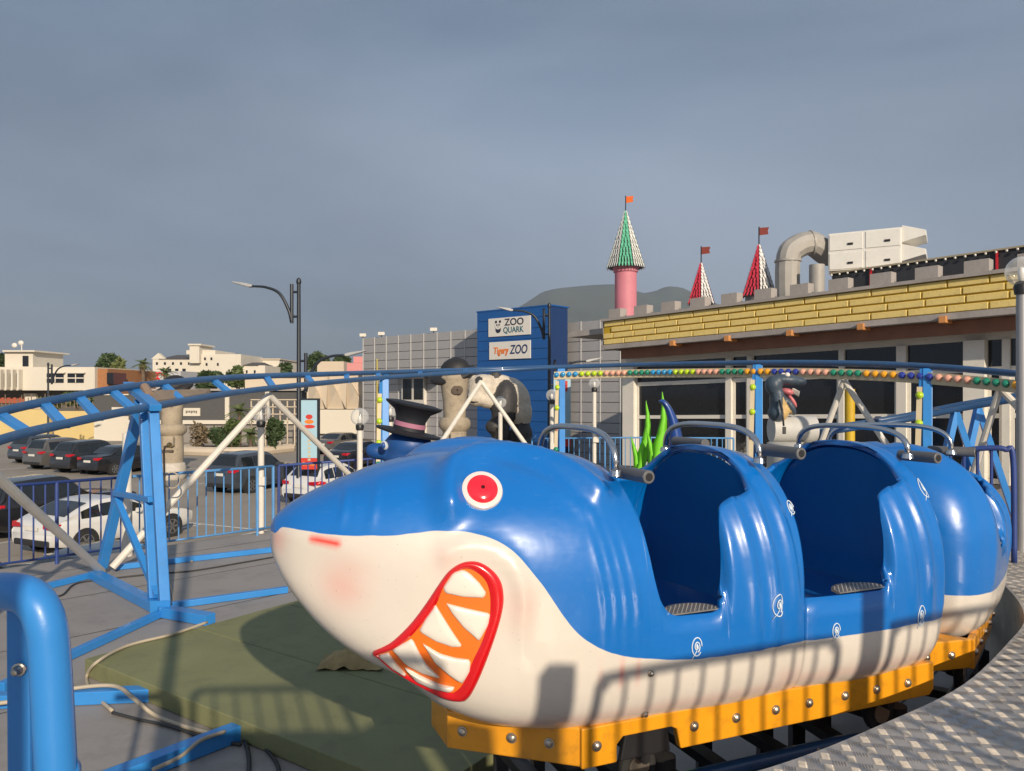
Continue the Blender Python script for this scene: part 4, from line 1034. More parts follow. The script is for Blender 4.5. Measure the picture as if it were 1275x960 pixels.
# rusty thin water pipe with tap and hose ring
c = G(207, 712, DECK); wpipe = thing('water_pipe', 'thin rusty pipe with brass tap and hanging hose ring', 'pipe', c)
m_rust = mat('rust', (.28, .19, .13), .7, var=.3, scale=20)
tp = P(204, 556, c.y); MB().tube([c, Vector((tp.x, tp.y, tp.z-.05)), tp+Vector((.02, 0, 0)), tp+Vector((.08, -.02, .01))], .014, 8).build('pipe', m_rust, wpipe, smooth=True)
MB().ball(tp+Vector((.08, -.02, .02)), .035, 12, 8).build('tap', mat('brass', (.55, .38, .14), .35, .6), wpipe, smooth='all')
q = P(214, 598, c.y-.02); MB().tube([q+Vector((.10*math.cos(a), 0, .10*math.sin(a))) for a in [2*math.pi*i/24 for i in range(24)]], .009, 6, closed=True).build('hose_ring', m_cable, wpipe, smooth='all')

# ------------------------------------------------------------------ cars in the car park
def car_paint(name, col): return mat('car_'+name, col, .3, .15, var=.04, coat=1.0)
m_tyre = m_rubber; m_rim = mat('rim', (.34, .34, .35), .3, .8, var=.1); m_tail = mat('tail_lamp', (.45, .008, .02), .15, coat=.8); m_head = mat('head_lamp', (.6, .62, .65), .1, coat=.8)
m_plate = mat('number_plate', (.68, .66, .6), .5); m_trim = mat('car_trim', (.02, .02, .022), .6)
KINDS = {
 'suv': dict(L=4.5, W=1.86, H=1.66, belt=1.06, roof=[(0, .62), (.02, .98), (.055, 1.10), (.115, 1.50), (.18, 1.61), (.60, 1.66), (.70, 1.58), (.86, 1.10), (.90, 1.06), (1.3, .98), (1.42, .90), (1.46, .72)]),
 'hatch': dict(L=4.2, W=1.78, H=1.47, belt=.95, roof=[(0, .60), (.03, .86), (.08, .98), (.22, 1.38), (.36, 1.45), (.58, 1.47), (.70, 1.38), (.90, .98), (.95, .94), (1.3, .84), (1.42, .74), (1.46, .62)]),
 'sedan': dict(L=4.6, W=1.82, H=1.44, belt=.96, roof=[(0, .62), (.03, .90), (.08, .99), (.20, 1.03), (.40, 1.37), (.55, 1.43), (.72, 1.43), (.84, 1.34), (1.02, .98), (1.07, .95), (1.32, .86), (1.42, .76), (1.46, .64)]),
 'coupe': dict(L=4.3, W=1.84, H=1.34, belt=.90, roof=[(0, .60), (.03, .82), (.08, .90), (.30, 1.20), (.48, 1.33), (.62, 1.34), (.74, 1.27), (.98, .90), (1.03, .87), (1.32, .76), (1.42, .66), (1.46, .56)]),
}
def make_car(label, kind, paint, loc, ang, group=None, plate=True):
    K = KINDS[kind]; Ln, Wd, H, belt = K['L'], K['W']/2, K['H'], K['belt']; sc = Ln/1.46
    roof = [(x*sc, z) for x, z in K['roof']]
    t = thing('parked_car', label, 'car', loc, ang, group)
    def half(x):
        u = x/Ln; return Wd*(1-.12*abs(2*u-1)**4-.05*(1 if u > .97 else 0))
    def sect(x):
        top = tab(roof, x); w = half(x); z0 = .24+.06*(1-min(1, min(x, Ln-x)/.35))
        b = min(belt, top-.02); g = max(0, top-b)
        wr = w*(1-.30*min(1, g/.6)) if g > .05 else w*.96
        pts = [(0, z0), (w*.9, z0), (w*.985, z0+.10), (w, z0+.30), (w*.985, (z0+.3+b)/2+.05), (w*.955, b-.03), (w*.93, b)]
        for k in range(1, 5): pts.append((lerp(w*.93, wr, (k/4.6)), b+g*.92*(k/4.6)))
        pts += [(wr*.93, top-.015*min(1, g*3)), (wr*.6, top+.008), (0, top+.012)]
        return pts
    xs = [Ln*i/46 for i in range(47)]
    def row(x): 
        s = sect(x); return [Vector((x-Ln/2, -y, z)) for y, z in s]+[Vector((x-Ln/2, y, z)) for y, z in s[::-1]]
    mb = MB(); rows = [row(x) for x in xs]; mb.grid(rows)
    for r_ in (rows[0], rows[-1]): mb.add(r_, [tuple(range(len(r_)))])
    body = mb.build('body', paint, t, world=False, smooth=40, merge=True)
    def SP(x, v, s):                                       # v: 0 belt .. 1 roof edge
        p = sect(x); a = [p[i] for i in range(6, 11)]; f = max(0, min(3.999, v*4)); i = int(f); u = f-i
        y = lerp(a[i][0], a[i+1][0], u); z = lerp(a[i][1], a[i+1][1], u); return Vector((x-Ln/2, s*(y+.006), z))
    cab = [x for x in xs if tab(roof, x)-belt > .12]; x0, x1 = cab[0], cab[-1]
    cuts = [(x0+.18, lerp(x0, x1, .34)), (lerp(x0, x1, .36), lerp(x0, x1, .60)), (lerp(x0, x1, .62), x1-.12)]
    for s in (-1, 1):
        for a, b in cuts:
            rr = []
            for i in range(9):
                x = lerp(a, b, i/8); rr.append([SP(x, v/5*.93+.02, s) for v in range(6)])
            MB().grid(rr).build('side_window', m_carglass, t, world=False, smooth='all')
    def end_glass(name, xa, xb):
        rr = []
        for i in range(7):
            x = lerp(xa, xb, i/6); top = tab(roof, x); w = sect(x)[11][0]
            dz = (tab(roof, x+.02)-tab(roof, x-.02))/.04; n = Vector((-dz, 0, 1)).normalized()
            rr.append([Vector((x-Ln/2, w*.86*u, top+.018-.02*u*u))+n*.012 for u in (-1, -.5, 0, .5, 1)])
        MB().grid(rr).build(name, m_carglass, t, world=False, smooth='all')
    rz = [x for x, z in roof]
    def xat(z, front):
        c = [Ln*i/300 for i in range(301)]; c = c[::-1] if front else c
        for x in c:
            if tab(roof, x) > z: return x
        return 0
    end_glass('rear_window', xat(belt+.08, False), xat(H-.09, False)); end_glass('windscreen', xat(H-.07, True), xat(belt+.06, True))
    for x in (.19*Ln, .80*Ln):
        for s in (-1, 1):
            w = half(x); r = .33 if kind == 'suv' else .31; o = (x-Ln/2, s*(w-.09), r)
            MB().lathe([(r+.055, -.09), (r+.055, .105), (r-.02, .105)], o, 24, Vector((0, s, 0))).build('wheel_arch', m_trim, t, world=False, smooth=True)
            ty = MB().lathe([(r*.6, -.10), (r*.95, -.10), (r, -.07), (r, .09), (r*.94, .115), (r*.66, .118)], o, 24, Vector((0, s, 0))).build('tyre', m_tyre, t, world=False, smooth=True)
            rm = MB(); rm.lathe([(r*.67, .09), (r*.67, .122), (r*.60, .122), (r*.59, .10)], o, 20, Vector((0, s, 0)))
            for k in range(6):
                a = k*math.pi/3; c = Vector(o)+Vector((0, s*.114, 0)); rm.beam(c, c+Vector((math.cos(a)*r*.62, 0, math.sin(a)*r*.62)), .05, .02, (0, 1, 0))
            rm.build('rim', m_rim, ty, world=False)
            MB().cyl((x-Ln/2, s*(w+.005), r), (x-Ln/2, s*(w+.008), r), r*.62, r*.62, 16).build('brake_disc', m_trim, ty, world=False)
    for s in (-1, 1):
        z = belt-.10; p = []
        tl = MB(); w = half(.06)
        tl.add([(-Ln/2-.012, s*w*.55, z-.06), (-Ln/2-.012, s*w*.95, z-.08), (-Ln/2+.22, s*(w*1.005), z-.02), (-Ln/2+.22, s*(w*1.0), z+.05), (-Ln/2-.01, s*w*.93, z+.06), (-Ln/2-.008, s*w*.55, z+.04)], [(0, 1, 4, 5), (1, 2, 3, 4)])
        tl.build('tail_lamp', m_tail, t, world=False)
        hl = MB(); w = half(Ln-.1); z = tab(roof, Ln-.06)-.06
        hl.add([(Ln/2+.004, s*w*.5, z-.06), (Ln/2+.004, s*w*.9, z-.05), (Ln/2-.28, s*(w*1.01), z+.0), (Ln/2-.28, s*w*1.0, z+.07), (Ln/2-.03, s*w*.85, z+.05), (Ln/2-.0, s*w*.5, z+.03)], [(0, 1, 4, 5), (1, 2, 3, 4)])
        hl.build('head_lamp', m_head, t, world=False)
        mi = x1-.32; MB().box((mi-Ln/2, s*(half(mi)+.07), belt+.04), (.12, .16, .12)).build('mirror', paint, t, world=False, bevel=.03)
    MB().box((-Ln/2-.02, 0, .72 if kind != 'suv' else .80), (.012, .50, .11)).build('number_plate', m_plate, t, world=False)
    MB().box((-Ln/2+.03, 0, .36), (.14, Wd*1.5, .16)).build('rear_bumper', m_trim, t, world=False, bevel=.04)
    return t
HA = math.atan2(HD.y, HD.x)
def at_wheel(px, py, kind):                                # rear near-side wheel foot seen at this pixel -> car centre
    K = KINDS[kind]; g0 = G(px, py, 0.0); return g0+HD*(K['L']/2-.19*K['L'])+HN*(K['W']/2-.05)
GRP = 'cars in the car park'
wp_ = car_paint('white', (.72, .71, .68)); bk = car_paint('black', (.012, .012, .014)); gy = car_paint('grey', (.10, .095, .09)); nv = car_paint('slate', (.045, .055, .07))
c_ = at_wheel(106, 690, 'coupe'); make_car('white low car parked behind the railing beside a black one', 'coupe', wp_, c_, HA)
c_ = at_wheel(42, 671, 'suv'); make_car('black sport utility car parked next to the white low car', 'suv', bk, c_+HN*.2, HA)
rear = [G(143, 591, 0), G(99, 588, 0), G(70, 585, 0), G(38, 579, 0)]
for (px, py, kind, pt, lab) in ((143, 591.5, 'sedan', bk, 'black estate car at the support end of the far parking row'), (108, 589, 'suv', car_paint('ink', (.02, .02, .022)), 'black tall car with big red tail lamps in the far parking row'), (72, 584.5, 'suv', gy, 'brownish grey sport utility car in the far parking row'), (50, 577, 'suv', nv, 'dark car at the yellow wall end of the far parking row')):
    make_car(lab, kind, pt, at_wheel(px, py, kind), HA)
make_car('slate grey compact estate car parked near the planted bed', 'suv', nv, at_wheel(313, 614, 'suv'), HA)
wd = make_car('white hatchback with a red emblem on its side by the banner', 'hatch', wp_, at_wheel(412, 628, 'hatch'), HA)
make_car('black saloon parked in front of the cream hall', 'sedan', bk, at_wheel(446, 584, 'sedan'), HA)
make_car('grey car parked beyond the black saloon', 'sedan', gy, at_wheel(424, 566, 'sedan'), HA)
make_car('black car close below the deck railing by the support', 'sedan', bk, Vector((-6.9, 13.7, 0)), HA)
make_car('dark car close below the deck railing at its far end', 'hatch', nv, Vector((-9.1, 12.9, 0)), HA)
# red emblem on the white hatchback (plain swoosh)
em = MB(); ep_ = [Vector((-2.10-.002, -.62, .80)), Vector((-2.14, -.45, .92)), Vector((-2.13, -.22, .95))]
em.tube(smoothpath([(-1.6, -.885, .72), (-1.75, -.88, .82), (-1.92, -.86, .86), (-2.06, -.80, .80)], 5), [.05, .06, .07, .075, .08, .08, .07, .06, .06, .07, .075, .07, .06, .05, .045, .03], 6)
em.build('red_emblem', m_red, wd, world=False, smooth='all')

# ------------------------------------------------------------------ street lamps and banner
m_pole = mat('pole_dark', (.018, .024, .034), .4, .2)
def street_lamp(label, x, y, htot, arms, group=None, r=.08):
    t = thing('street_lamp', label, 'street lamp', (x, y, 0), 0, group)
    MB().lathe([(r*1.7, 0), (r*1.7, .5), (r*1.15, .6), (r*.85, htot-.1), (r*1.1, htot-.08), (r*1.2, htot), (r*.9, htot+.09), (.01, htot+.14)], (x, y, 0), 14).build('pole', m_pole, t, smooth=True)
    for s, h, out in arms:
        a = Vector((x+s*.26, y, 0)); st_ = MB().tube([a+Vector((0, 0, h-1.35)), a+Vector((0, 0, h+.1))], .065, 10)
        ar = st_.build('arm_tube', m_pole, t, smooth=True)
        for q in (.15, .85):
            MB().cyl((x, y, h-1.3+q*1.3), (x+s*.26, y, h-1.3+q*1.3), .045).build('clamp', m_pole, ar)
        pts = smoothpath([a+Vector((0, 0, h-1.3)), a+Vector((s*.12, 0, h*1-.85)), a+Vector((s*.45, 0, h-.25)), a+Vector((s*.95, 0, h-.02)), a+Vector((s*1.45, 0, h+.02))], 6)
        MB().tube(pts, [.07-.03*i/(len(pts)-1) for i in range(len(pts))], 8).build('arm', m_pole, t, smooth='all')
        e = pts[-1]; hd = MB().prism([(0, -.03), (.12, -.07), (out, -.03), (out, .01), (.2, .06), (0, .05)], e-Vector((0, .13, 0)), Vector((s, 0, .22)).normalized(), (0, 0, 1), (0, .26, 0)).build('lamp_head', mat('lamp_head', (.42, .42, .42), .4, .3), t, bevel=.02)
    return t
bse = G(372, 628, 0); street_lamp('tall dark street lamp with two curved arms and a banner', bse.x, bse.y, 8.25, ((-1, 8.05, .75), (1, 5.5, .8)))
bp0 = P(376, 497, bse.y-.0); bn = thing('banner', 'tall light blue banner sign with red foot hung on the street lamp', 'banner', (bse.x+.4, bse.y, P(376, 584, bse.y).z))
x0_, x1_ = P(376, 0, bse.y).x, P(396, 0, bse.y).x; z1_, z0_ = P(0, 498, bse.y).z, P(0, 584, bse.y).z; yb = bse.y-.12
MB().bx(x0_, x1_, yb, yb+.05, z0_+.42, z1_).build('panel', mat('banner_blue', (.34, .52, .62), .6, var=.06, scale=1), bn)
MB().bx(x0_, x1_, yb-.001, yb+.05, z0_, z0_+.415).build('foot_panel', mat('banner_red', (.55, .035, .02), .6, var=.1), bn)
fr = MB(); fr.bx(x0_-.06, x0_-.001, yb-.02, yb+.07, z0_-.05, z1_+.06); fr.bx(x1_+.001, x1_+.09, yb-.02, yb+.07, z0_-.05, z1_+.06); fr.bx(x0_, x1_, yb-.02, yb+.07, z1_+.001, z1_+.06); fr.build('frame', m_pole, bn)
xm = (x0_+x1_)/2
for k, (w, h, dz, m) in enumerate(((.44, .14, .98, 'banner_red'), (.34, .16, .80, 'banner_org'), (.26, .18, .62, 'banner_red'))):
    mm = mat(m, (.75, .20, .02), .6); MB().prism([(math.cos(a)*w/2, math.sin(a)*h/2) for a in [2*math.pi*i/14 for i in range(14)]], (xm, yb-.004-.001*k, z1_-dz), (1, 0, 0), (0, 0, 1), (0, .003, 0)).build('logo', mm, bn)
text_mesh('lettering', 'Entrata', .17, mat('banner_yel', (.80, .42, .06), .6), bn, (xm, yb-.004, z0_+.2), (1, 0, 0), (0, 0, 1), .001)
for k in range(8): MB().box((xm, yb-.002, z1_-1.22-.14*k), (.10, .004, .085)).build('letter', mat('banner_tan', (.50, .44, .30), .6), bn)
b2 = G(685, 596, 0); b2 = Vector(((684-CX)/F*36, 36, 0)); street_lamp('dark street lamp with two curved arms in front of the blue sign tower', b2.x, b2.y, 8.25, ((-1, 8.0, .75), (1, 5.6, .8)))
bn2 = thing('banner', 'light blue banner sign on the lamp by the blue tower', 'banner', (b2.x+.4, b2.y, 1.6))
MB().bx(b2.x+.2, b2.x+1.0, b2.y-.1, b2.y-.05, 2.0, 5.0).build('panel', mat('banner_blue', (.34, .52, .62), .6), bn2); MB().bx(b2.x+.2, b2.x+1.0, b2.y-.101, b2.y-.05, 1.6, 1.995).build('foot_panel', mat('banner_red', (.55, .035, .02), .6), bn2)
MB().bx(b2.x+.35, b2.x+.85, b2.y-.106, b2.y-.102, 4.2, 4.7).build('logo', mat('banner_red', (.55, .035, .02), .6), bn2)
c = P(60, 457, 55); street_lamp('small dark street lamp in front of the modern white building', c.x, c.y, c.z+.2, ((1, c.z+.1, .5),), None, .07)

# ------------------------------------------------------------------ grey panelled hall
ga = Vector((-11.43, 58.8, 0)); gb_ = Vector((6.2, 43.5, 0)); gdir = (gb_-ga).normalized(); gnor = Vector((gdir.y, -gdir.x, 0)); GH = CZ+4.28; gl = (gb_-ga).length
hall = thing('grey_hall', 'long grey panel clad hall behind the panda and blue sign tower', 'building', ((ga+gb_)/2)[:3])
m_pan = mat('hall_panel', (.40, .39, .39), .5, .2, var=.07, scale=.5, dirt=.15)
MB().prism([(0, 0), (gl, 0), (gl, 16), (0, 16)], ga+Vector((0, 0, 0)), gdir, -gnor, (0, 0, GH-.05)).build('wall_core', mat('hall_core', (.10, .10, .105), .8), hall)
npan = 17; nrow = 14; pw = gl/npan; ph = GH/nrow; pm_ = None
for i in range(npan):
    for j in range(nrow):
        if pm_ is None:
            o = MB().prism([(.025, .02), (pw-.025, .02), (pw-.025, ph-.02), (.025, ph-.02)], (0, 0, 0), gdir, (0, 0, 1), gnor*.05).build('panel', m_pan, hall, world=False); pm_ = o.data
        else: o = D.objects.new('panel', pm_); link(o, hall)
        o.location = ga+gdir*(i*pw)+Vector((0, 0, j*ph))+gnor*.003-Vector(hall.location)
for i in range(npan+1):
    q = ga+gdir*(i*pw)+gnor*.06; MB().beam(q, q+Vector((0, 0, GH)), .05, .05, gnor).build('batten', mat('batten', (.55, .54, .53), .5), hall)
for px, py in ((475, 417), (540, 411), (690, 401), (452, 429)):
    r_ = (px-CX)/F; t_ = (r_*ga.y-ga.x)/(gdir.x-gdir.y*r_); q = ga+gdir*t_; MB().box((q.x, q.y, GH+.22), (.5, .3, .25)).build('flood_lamp', m_white, hall, bevel=.03); MB().box((q.x, q.y, GH+.02), (.08, .08, .3)).build('bracket', m_pole, hall)
def on_hall(px):
    r_ = (px-CX)/F; return (r_*ga.y-ga.x)/(gdir.x-gdir.y*r_)
# white framed glazed entrance on the hall
t0_, t1_ = on_hall(504), on_hall(532); qd = (ga+gdir*t0_).y; zt_ = CZ+(HY-470)/F*qd; zb_ = 0
ent = MB().prism([(t0_, .02), (t1_, .02), (t1_, zt_), (t0_, zt_)], ga+gnor*.06, gdir, (0, 0, 1), gnor*.25).build('entrance_box', m_white, hall)
for i in range(2):
    for j in range(3):
        a0 = lerp(t0_, t1_, i/2)+.14; a1 = lerp(t0_, t1_, (i+1)/2)-.1; h0 = zt_*(j/3)+.15; h1 = zt_*((j+1)/3)-.12
        MB().prism([(a0, h0), (a1, h0), (a1, h1), (a0, h1)], ga+gnor*.313, gdir, (0, 0, 1), gnor*.01).build('pane', m_glass, ent)
MB().prism([(t0_-.7, zt_+.02), (t1_+2.4, zt_+.02), (t1_+2.4, zt_+.42), (t0_-.7, zt_+.42)], ga+gnor*.06, gdir, (0, 0, 1), gnor*1.2).build('canopy', mat('canopy_dark', (.09, .075, .065), .7), hall)
# yellow service pipe
t_ = on_hall(471); q = ga+gdir*t_+gnor*.12; MB().tube([q, q+Vector((0, 0, GH*.8))], .04, 8).build('gas_pipe', mat('pipe_yellow', (.55, .45, .08), .5), hall)

# blue sign tower
ta, tb_ = on_hall(595), on_hall(684)
tq = ga+gnor*2.2; r0 = (595-CX)/F; r1 = (686-CX)/F
t0_ = (r0*tq.y-tq.x)/(gdir.x-gdir.y*r0); t1_ = (r1*tq.y-tq.x)/(gdir.x-gdir.y*r1)
o_ = tq+gdir*t0_; wl = t1_-t0_; TH = CZ+(HY-389)/F*o_.y
tower = thing('sign_tower', 'tall blue panelled sign tower with two white sign boards', 'sign tower', o_)
m_tb = mat('tower_blue', (.006, .085, .30), .45, var=.08, scale=.6, coat=.2)
MB().prism([(0, 0), (wl, 0), (wl, TH-.03), (0, TH-.03)], o_, gdir, (0, 0, 1), -gnor*1.6).build('core', mat('tower_core', (.004, .03, .12), .7), tower)
nr = 15
for j in range(nr):
    MB().prism([(0, j*TH/nr+.012), (wl, j*TH/nr+.012), (wl, (j+1)*TH/nr-.012), (0, (j+1)*TH/nr-.012)], o_+gnor*.002, gdir, (0, 0, 1), gnor*.06).build('panel', m_tb, tower)
MB().prism([(-.05, TH-.02), (wl+.05, TH-.02), (wl+.05, TH+.06), (-.05, TH+.06)], o_+gnor*.09, gdir, (0, 0, 1), -gnor*1.8).build('cap', m_tb, tower)
def sgn(px0, px1, py0, py1, label):
    q = o_+gnor*.065; k0 = ((px0-CX)/F*q.y-q.x)/(gdir.x-gdir.y*(px0-CX)/F); k1 = ((px1-CX)/F*q.y-q.x)/(gdir.x-gdir.y*(px1-CX)/F)
    dm = (q+gdir*(k0+k1)/2).y; z0, z1 = CZ+(HY-py1)/F*dm, CZ+(HY-py0)/F*dm
    s = MB().prism([(k0, z0), (k1, z0), (k1, z1), (k0, z1)], q, gdir, (0, 0, 1), gnor*.06).build('sign_board', mat('sign_white', (.72, .69, .63), .5, var=.04), tower)
    s['label'] = label
    return s, q+gnor*.066+gdir*((k0+k1)/2)+Vector((0, 0, (z0+z1)/2)), k1-k0, z1-z0
m_ink = mat('sign_ink', (.02, .025, .05), .5); m_so = mat('sign_orange', (.85, .25, .03), .5); m_sr = mat('sign_red', (.6, .05, .02), .5)
s_, c_, w_, h_ = sgn(609, 661, 395, 418, 'white sign board with a panda and the words ZOO QUARK')
text_mesh('lettering', 'ZOO', h_*.52, m_ink, s_, c_+gdir*.42+Vector((0, 0, h_*.22)), gdir, (0, 0, 1), .004, 0, 1.15)
text_mesh('lettering', 'QUARK', h_*.44, mat('sign_teal', (.02, .12, .16), .5), s_, c_+gdir*.35+Vector((0, 0, -h_*.20)), gdir, (0, 0, 1), .004, 0, .95)
for dx, dz, r_, mm in ((-.86, .0, .26, mat('sign_white', (.7, .7, .7))), (-.86, -.26, .22, m_ink)):
    MB().prism([(math.cos(a)*r_, math.sin(a)*r_) for a in [2*math.pi*i/18 for i in range(18)]], c_+gdir*dx+Vector((0, 0, dz+.12))+gnor*(.002 if mm is m_ink else .008), gdir, (0, 0, 1), gnor*.004).build('panda_mark', mm, s_)
for dx, dz, r_ in ((-1.02, .33, .09), (-.70, .33, .09), (-.95, .14, .06), (-.77, .14, .06), (-.86, .02, .035)):
    MB().prism([(math.cos(a)*r_, math.sin(a)*r_) for a in [2*math.pi*i/12 for i in range(12)]], c_+gdir*dx+Vector((0, 0, dz))+gnor*.014, gdir, (0, 0, 1), gnor*.003).build('panda_mark', m_ink, s_)
s_, c_, w_, h_ = sgn(610, 661, 425, 447, 'white sign board with orange script and the word ZOO')
for k, (m__, dz) in enumerate(((m_sr, -.02), (m_so, 0))): text_mesh('lettering', 'Tigery', h_*.50+(.05 if k == 0 else 0), m__, s_, c_-gdir*.70+Vector((0, 0, dz))+gnor*.004*k, gdir, (0, 0, 1), .003, .15, .82)
text_mesh('lettering', 'ZOO', h_*.70, mat('sign_navy', (.01, .03, .12), .5), s_, c_+gdir*.72, gdir, (0, 0, 1), .004, .2, .8)

# ------------------------------------------------------------------ panda statue and totem heads
def blend_statue(name, parent, blobs, m, voxel, paint):
    mb = MB()
    for c, r, rot in blobs: mb.ball(c, r, 20, 12, rot)
    o = mb.build('tmp', None, parent, world=True)
    md = o.modifiers.new('r', 'REMESH'); md.mode = 'VOXEL'; md.voxel_size = voxel
    md = o.modifiers.new('s', 'SMOOTH'); md.iterations = 6
    dg = bpy.context.evaluated_depsgraph_get(); me = D.meshes.new_from_object(o.evaluated_get(dg)); D.objects.remove(o)
    me.name = name; me.materials.clear(); me.materials.append(m)
    A = me.attributes.new('paint', 'FLOAT', 'POINT'); mw = M4[parent.name]
    A.data.foreach_set('value', [paint(mw @ v.co) for v in me.vertices])
    for p in me.polygons: p.use_smooth = True
    ob = D.objects.new(name, me); link(ob, parent); return ob
def two_tone(name, a, b, rough=.6, vary=.2):
    m = D.materials.new(name); m.use_nodes = True; t = m.node_tree; n = t.nodes.new; l = t.links.new; bs = t.nodes['Principled BSDF']
    at = n('ShaderNodeAttribute'); at.attribute_name = 'paint'; th = n('ShaderNodeMapRange'); th.inputs['From Min'].default_value = .47; th.inputs['From Max'].default_value = .53; l(at.outputs['Fac'], th.inputs['Value'])
    nz = n('ShaderNodeTexNoise'); nz.inputs['Scale'].default_value = 4; nz.inputs['Detail'].default_value = 8; c = n('ShaderNodeTexCoord'); l(c.outputs['Object'], nz.inputs['Vector'])
    mx = n('ShaderNodeMix'); mx.data_type = 'RGBA'; mx.inputs['A'].default_value = (*a, 1); mx.inputs['B'].default_value = (*b, 1); l(th.outputs[0], mx.inputs['Factor'])
    dk_ = n('ShaderNodeMix'); dk_.data_type = 'RGBA'; dk_.blend_type = 'MULTIPLY'; l(mx.outputs['Result'], dk_.inputs['A']); r_ = n('ShaderNodeMapRange'); r_.inputs['To Min'].default_value = 1-vary*1.8; r_.inputs['To Max'].default_value = 1+vary
    l(nz.outputs['Fac'], r_.inputs['Value']); cc_ = n('ShaderNodeCombineColor'); [l(r_.outputs[0], cc_.inputs[i]) for i in range(3)]; l(cc_.outputs[0], dk_.inputs['B']); dk_.inputs['Factor'].default_value = 1
    l(dk_.outputs['Result'], bs.inputs['Base Color']); bs.inputs['Roughness'].default_value = rough
    bp = n('ShaderNodeBump'); bp.inputs['Strength'].default_value = .5; bp.inputs['Distance'].default_value = .1; l(nz.outputs['Fac'], bp.inputs['Height']); l(bp.outputs[0], bs.inputs['Normal'])
    return m
m_panda = two_tone('panda_paint', (.60, .53, .43), (.045, .042, .042))
PD = 38.0
def pz(zx, zy, dd=0): return P(520+zx/7.38, 450+zy/7.38, PD+dd)
pn = thing('panda_statue', 'big weathered panda statue bending forward on a rock base', 'statue', (pz(850, 900).x, PD, 0))
U_ = PD/F/7.38
blobs = []; marks = []
def pb__(zx, zy, rx, rz_, ry, dd=0, rot=0, col=0):
    c = pz(zx, zy, dd); r = Vector((rx*U_, ry*U_, rz_*U_)); ro = Matrix.Rotation(R(rot), 3, 'Y'); blobs.append((c, r, ro)); marks.append((c, r, ro, col))
pb__(880, 330, 150, 200, 150, .3, -28, 0); pb__(940, 470, 115, 170, 150, .3, 0, 0); pb__(770, 240, 130, 120, 140, .15, 0, 0)
pb__(600, 250, 145, 135, 130, -.25, 0, 0); pb__(540, 340, 95, 75, 85, -.6, -10, 0); pb__(640, 360, 90, 75, 90, -.5, 0, 0)
pb__(790, 420, 110, 230, 110, -.45, 8, 1); pb__(700, 600, 80, 70, 90, -.7, 0, 1); pb__(760, 640, 90, 150, 90, -.5, 0, 1)
pb__(950, 680, 110, 140, 140, .2, 0, 1); pb__(960, 780, 120, 120, 150, .1, 0, 1); pb__(770, 800, 90, 110, 90, -.5, 0, 1)
pb__(715, 120, 48, 52, 36, -.2, 0, 1); pb__(480, 130, 44, 46, 34, -.15, 0, 1)
def panda_paint(p):
    best, col = 1e9, 0
    for c, r, ro, k in marks:
        q = ro.transposed() @ (p-c); v = (q.x/r.x)**2+(q.y/r.y)**2+(q.z/r.z)**2
        v = v-(.25 if k else 0)
        if v < best: best, col = v, k
    e = pz(570, 180); 
    if ((p.x-e.x)/(34*U_))**2+((p.z-e.z)/(44*U_))**2 < 1 and p.y < PD-.5: col = 1
    e = pz(450, 330)
    if ((p.x-e.x)/(26*U_))**2+((p.z-e.z)/(24*U_))**2 < 1 and p.y < PD-.5: col = 1
    m0 = pz(520, 372)
    if ((p.x-m0.x)/(42*U_))**2+((p.z-m0.z)/(9*U_))**2 < 1 and p.y < PD-.5: col = 1
    return float(col)
blend_statue('body', pn, blobs, m_panda, .09, panda_paint)
rk = MB().lathe([(2.3, 0), (2.1, .5), (1.9, .9), (1.6, 1.15), (.01, 1.2)], (pz(850, 800).x, PD, 0), 18)
rk.build('rock_base', mat('rock', (.16, .15, .14), .9, bump=.6, bscale=3, var=.3), pn, smooth=True)
m_stone = mat('totem_stone', (.36, .30, .22), .85, var=.28, scale=1.6, bump=.7, bscale=6, dirt=.6, dcol=(.12, .10, .08))
